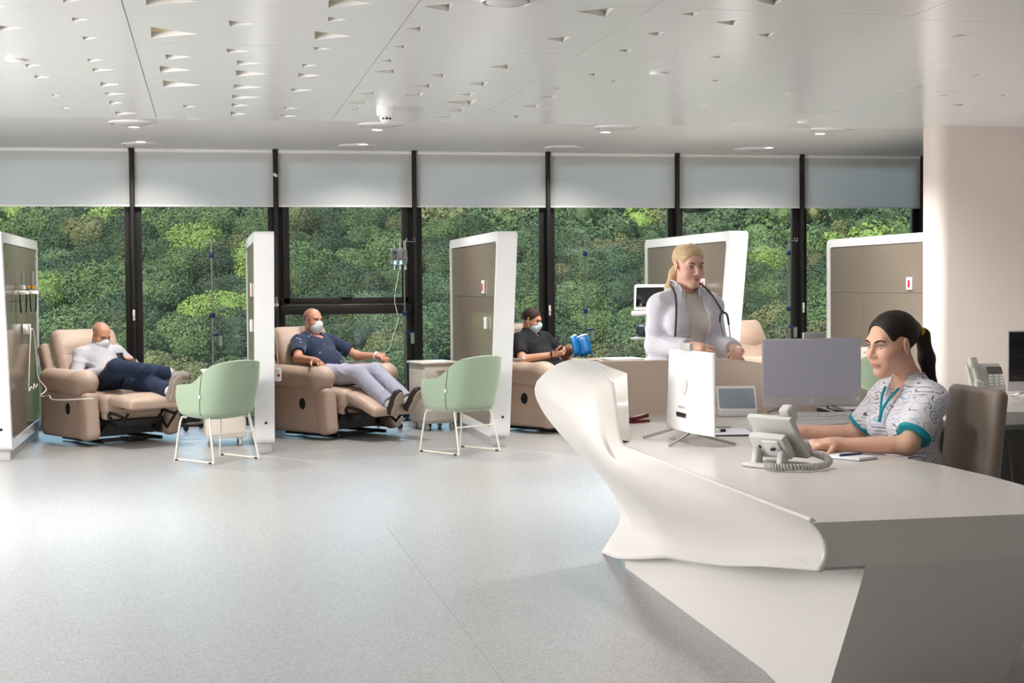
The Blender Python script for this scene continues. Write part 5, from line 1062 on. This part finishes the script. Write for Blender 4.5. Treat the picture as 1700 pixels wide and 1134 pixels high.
# --- standing woman in the white coat behind the counter
def doctor():
    ang = math.radians(-86); g = empty('person', (2.55, 7.86, 0), ang, label='blonde woman in an open white coat with a stethoscope, standing behind the counter', cat='person')
    J = jd(pel=(0, 0, .95), neck=(-.01, 0, 1.36), shR=(-.01, -.148, 1.305), shL=(-.01, .148, 1.305), elR=(.02, -.182, 1.09), elL=(.04, .168, 1.09), wrR=(.26, -.075, 1.085), wrL=(.28, .165, 1.072),
           hipR=(0, -.09, .92), hipL=(0, .09, .92), knR=(.01, -.09, .50), knL=(.01, .09, .50), anR=(-.02, -.09, .09), anL=(-.02, .09, .09))
    H = hframe((.035, .005, 1.520), .16, -.16); s = .985
    P = torso(J, 0, True)+arm(J, 'R', to=1.3, r=(.046, .038, .026))+arm(J, 'L', to=1.3, r=(.046, .038, .026))+leg(J, 'R', flat=0)+leg(J, 'L', flat=0)+head_prims(H, J['neck'], s, True, .047)
    P += hand_prims(J['wrR'], (.7, .35, -.12), (.2, .8, -.2), 1, (.3, .4, .3), .95, tcurl=.1)+hand_prims(J['wrL'], (.8, -.3, -.25), (-.3, -.5, -.7), -1, (.8, .9, .6), .95, tcurl=.5)
    for q in 'RL': P.append(cone(J['an'+q]-V3(.03, 0, .045), J['an'+q]+V3(.16, 0, -.06), .04, .028, .03))
    soft('body', P, .0050, 'skin', g, head_color(H, s, lin(232, 184, 164), lin(186, 84, 84), blush=.35))
    face_parts(H, s, g, 'brow_light', (0, -.0015), .0045)
    o, M = H; W = lambda *p: o+M @ (V3(*p)*s); E = lambda c, r, k, op='u', T=None: ell(W(*c), V3(*r)*s, M if T is None else M @ T, k*s, op)
    hr = soft('hair', [E((0, -.018, .042), (.081, .101, .084), .01), E((0, .088, -.010), (.069, .064, .080), .016, 's'), E((0, .03, -.085), (.1, .13, .072), .02, 's'), E((.085, .012, -.01), (.03, .035, .05), .01, 's'), E((-.085, .012, -.01), (.03, .035, .05), .01, 's'),
                      E((0, -.106, -.0), (.028, .024, .028), .02)], .005, 'hair_blond', g)
    soft('ponytail', [cone(W(.0, -.112, -.0), W(.02, -.118, -.06), .022, .024, .02), cone(W(.02, -.118, -.06), W(.05, -.105, -.14), .026, .024, .02), cone(W(.05, -.105, -.14), W(.056, -.09, -.20), .024, .010, .02)], .005, 'hair_blond', g)
    MB().tube([Vector(W(.026*math.cos(t), -.118+.008*math.sin(t), -.004+.026*math.sin(t))) for t in [2*math.pi*k/12 for k in range(12)]], .006, 8, True).build('hair_tie', 'hair_short', g, True)
    # knit top and trousers
    soft('knit_top', torso(J, .010, True)+[cone(J['neck']-V3(0, 0, .03), J['neck']+V3(.012, 0, .012), .060, .056, .01, 'u', 1), cone(J['neck']+V3(0, 0, -.02), J['neck']+V3(.03, 0, .14), .050, .06, .004, 's')], .007, 'cream_knit', g)
    soft('trousers', leg(J, 'R', .02, to=1.0)+leg(J, 'L', .02, to=1.0)+[cone(J['hipR'], J['hipL'], .12, .12, .05)], .010, 'white_cotton', g)
    for q in 'RL': shoe(g, J['an'+q]+V3(0, 0, .0), J['an'+q]+V3(.2, 0, 0), (0, 0, 1), 'white_plastic')
    # open coat: shell over the torso with the front cut away
    c = V3(0, 0, 1.15)
    S = torso(J, .022, True)+[cone((-.005, -.1, .95), (-.005, .1, .95), .135, .135, .05), cone((0, -.11, .62), (0, .11, .62), .15, .15, .06), cone((0, -.10, .9), (0, -.11, .62), .14, .15, .05), cone((0, .10, .9), (0, .11, .62), .14, .15, .05)]
    S += [cone(J['neck']-V3(.015, 0, .03), J['neck']+V3(.015, 0, .062), .072, .066, .02, 'u', 1)]
    S += [cone(J['neck']-V3(0, 0, .05), J['neck']+V3(.05, 0, .14), .056, .068, .004, 's')]
    S += [rbox((.17, .022, 1.05), (.14, .052, .37), .03, rotm(0, 0, 0), .01, 's'), ell((.13, .018, 1.37), (.12, .046, .10), k=.01, op='s')]
    S += arm(J, 'R', .017, to=.93, r=(.046, .042, .034))+arm(J, 'L', .017, to=.93, r=(.046, .042, .034))
    ct = soft('coat', S, .0065, 'white_cotton', g, wob=(.010, 22))
    for sy in (-1, 1):
        rows = [[(-.075+.155*t_, sy*(.060-.010*t_+.004), 1.392+.048*v-.050*t_*t_+.006*v) for v in (0, .5, 1)] for t_ in [k/7 for k in range(8)]]
        o2 = MB().grid(rows).build('collar', 'white_cotton', ct, 180); md = o2.modifiers.new('s', 'SOLIDIFY'); md.thickness = .006
    for z in (1.22, 1.13, 1.04): lathe('snap_button', [(.006, 0), (.006, .003), (.0001, .0035)], (.162-.03*abs(z-1.15)*4, .088, z), 'grille_grey', ct, R=rotm(0, R90), n=10)
    # stethoscope round the neck
    t = empty('stethoscope', (2.55, 7.86, 0), ang, label='dark grey stethoscope hung round the neck of the woman in white', cat='stethoscope')
    tube('tubing', spline([(.135, -.118, 1.10), (.150, -.120, 1.17), (.155, -.118, 1.24), (.135, -.108, 1.292), (.085, -.094, 1.367), (.0, -.086, 1.419), (-.07, -.05, 1.434), (-.085, 0, 1.437), (-.07, .05, 1.434), (.0, .09, 1.419), (.09, .105, 1.372), (.14, .135, 1.302), (.150, .150, 1.27)], 6), .0065, 'steth', t, 8)
    tube('tube_branch', spline([(.150, .150, 1.27), (.158, .135, 1.25), (.160, .132, 1.215)], 5), .0058, 'steth', t, 8); tube('tube_branch', spline([(.150, .150, 1.27), (.155, .175, 1.255), (.150, .188, 1.20)], 5), .0058, 'steth', t, 8)
    for p in (((.160, .132, 1.215), (.168, .150, 1.14), (.166, .175, 1.08)), ((.150, .188, 1.20), (.158, .192, 1.13), (.160, .185, 1.075))): tube('ear_tube', spline(p, 6), .003, 'chrome', t, 7)
    for p in ((.170, .155, 1.095), (.160, .212, 1.078)): MB().ball(p, (.009, .009, .009)).build('ear_tip', 'black_plastic', t, True)
    lathe('chest_piece', [(.0001, -.006), (.018, -.006), (.021, 0), (.016, .008), (.0001, .009)], (.145, -.118, 1.085), 'chrome', t, R=rotm(0, R90-.2)); tube('chest_stem', [(.138, -.118, 1.11), (.146, -.116, 1.05)], .004, 'chrome', t, 7)
doctor()

# --- seated woman in the printed scrub top
def nurse():
    ang = math.radians(190); g = empty('person', (2.78, 5.66, 0), ang, label='dark-haired woman in swirl-printed scrub top sitting at the reception desk', cat='person')
    # local: +x forward (towards the screen), +y her left (towards the viewer)
    J = jd(pel=(-.02, 0, .56), neck=(.0, 0, 1.015), shR=(.0, -.145, .955), shL=(.0, .145, .955), elR=(.08, -.25, .79), elL=(.15, .20, .787), wrR=(.27, -.36, .795), wrL=(.385, .05, .785),
           hipR=(.0, -.09, .55), hipL=(.0, .09, .55), knR=(.40, -.10, .53), knL=(.40, .10, .53), anR=(.38, -.1, .10), anL=(.38, .1, .10))
    H = hframe((.095, .012, 1.172), .10, -.13); s = 1.07
    P = torso(J, 0, True)+arm(J, 'R', to=1.3, r=(.046, .038, .026))+arm(J, 'L', to=1.3, r=(.046, .038, .026))+leg(J, 'R', flat=0)+leg(J, 'L', flat=0)+head_prims(H, J['neck'], s, True, .047)
    P += hand_prims(J['wrR'], (.9, -.12, .05), (.1, 0, -1), 1, (.45, .5, .4), .95, tcurl=.2)+hand_prims(J['wrL'], (.95, -.1, -.02), (0, 0, -1), -1, (.25, .45, .4), .95, tcurl=.2)
    for q in 'RL': P.append(cone(J['an'+q]-V3(.03, 0, .055), J['an'+q]+V3(.15, 0, -.07), .038, .025, .03))
    soft('body', P, .0042, 'skin', g, head_color(H, s, lin(234, 184, 158), lin(206, 112, 112), blush=.2))
    face_parts(H, s, g, 'brow', (0, -.002), .0034)
    o, M = H; W = lambda *p: o+M @ (V3(*p)*s); E = lambda c, r, k, op='u', T=None: ell(W(*c), V3(*r)*s, M if T is None else M @ T, k*s, op)
    soft('hair', [E((0, -.018, .043), (.081, .102, .084), .01), E((0, .092, -.008), (.071, .068, .096), .014, 's'), E((0, .03, -.085), (.1, .13, .07), .02, 's'), E((.085, .014, -.012), (.03, .034, .05), .01, 's'), E((-.085, .014, -.012), (.03, .034, .05), .01, 's'),
                  E((0, -.115, .035), (.03, .03, .035), .03)], .0045, 'hair_dark', g)
    soft('ponytail', [cone(W(0, -.125, .04), W(0, -.155, .01), .018, .028, .02), cone(W(0, -.155, .01), W(.0, -.165, -.08), .028, .032, .02), cone(W(0, -.165, -.08), W(0, -.172, -.18), .032, .024, .02), cone(W(0, -.172, -.18), W(0, -.18, -.28), .024, .010, .02), cone(W(0, -.18, -.28), W(-.01, -.185, -.36), .010, .004, .02)], .005, 'hair_dark', g)
    R3 = M @ np.asarray(rotm(-.5)); MB().tube([Vector(W(0, -.132, .037)+R3 @ V3(.025*math.cos(t), .003*math.sin(5*t), .025*math.sin(t))) for t in [2*math.pi*k/24 for k in range(24)]], .011, 8, True).build('hair_band', 'yellow_band', g, True)
    S = torso(J, .014, True)+arm(J, 'R', .022, to=.80, fore=False, r=(.045, .045, .03))+arm(J, 'L', .022, to=.80, fore=False, r=(.045, .045, .03))+[ell(J['pel']+V3(.0, 0, .05), (.125, .15, .15), k=.05)]
    S += [cone(J['neck']-V3(.01, 0, .03), J['neck']+V3(.035, 0, .15), .058, .062, .006, 's'), cone(J['neck']+V3(.06, 0, .03), J['neck']+V3(.135, 0, -.11), .052, .008, .008, 's')]
    sc = soft('scrub_top', S, .0055, 'scrub_swirls', g, wob=(.006, 26))
    for q in 'RL':
        a = J['sh'+q]; d = J['el'+q]-a; soft('sleeve_trim', [cone(a+d*.74, a+d*.815, .0705, .070, .004, 'u', 3)], .005, 'teal_trim', sc)
    up = V3(.0, 0, 1)
    for sy in (-1, 1): tube('neck_trim', spline([(.082, sy*.046, .998), (.100, sy*.036, .975), (.117, sy*.022, .950), (.136, sy*.003, .905)], 6), [.0055]*19, 'teal_trim', sc, 8)
    tube('front_trim', [(.130, 0, .915), (.142, -.004, .86)], .007, 'teal_trim', sc, 8)
    soft('trousers', leg(J, 'R', .02, to=.98)+leg(J, 'L', .02, to=.98)+[cone(J['hipR'], J['hipL'], .12, .12, .05)], .012, 'white_cotton', g)
    for q in 'RL': shoe(g, J['an'+q], J['an'+q]+V3(.2, 0, 0), (0, 0, 1), 'white_plastic')
    tube('necklace', spline([(.025, .06, 1.05), (.075, .04, .995), (.10, 0, .965), (.075, -.04, .995), (.025, -.06, 1.05)], 6), .0012, 'amber', g, 5)
nurse()
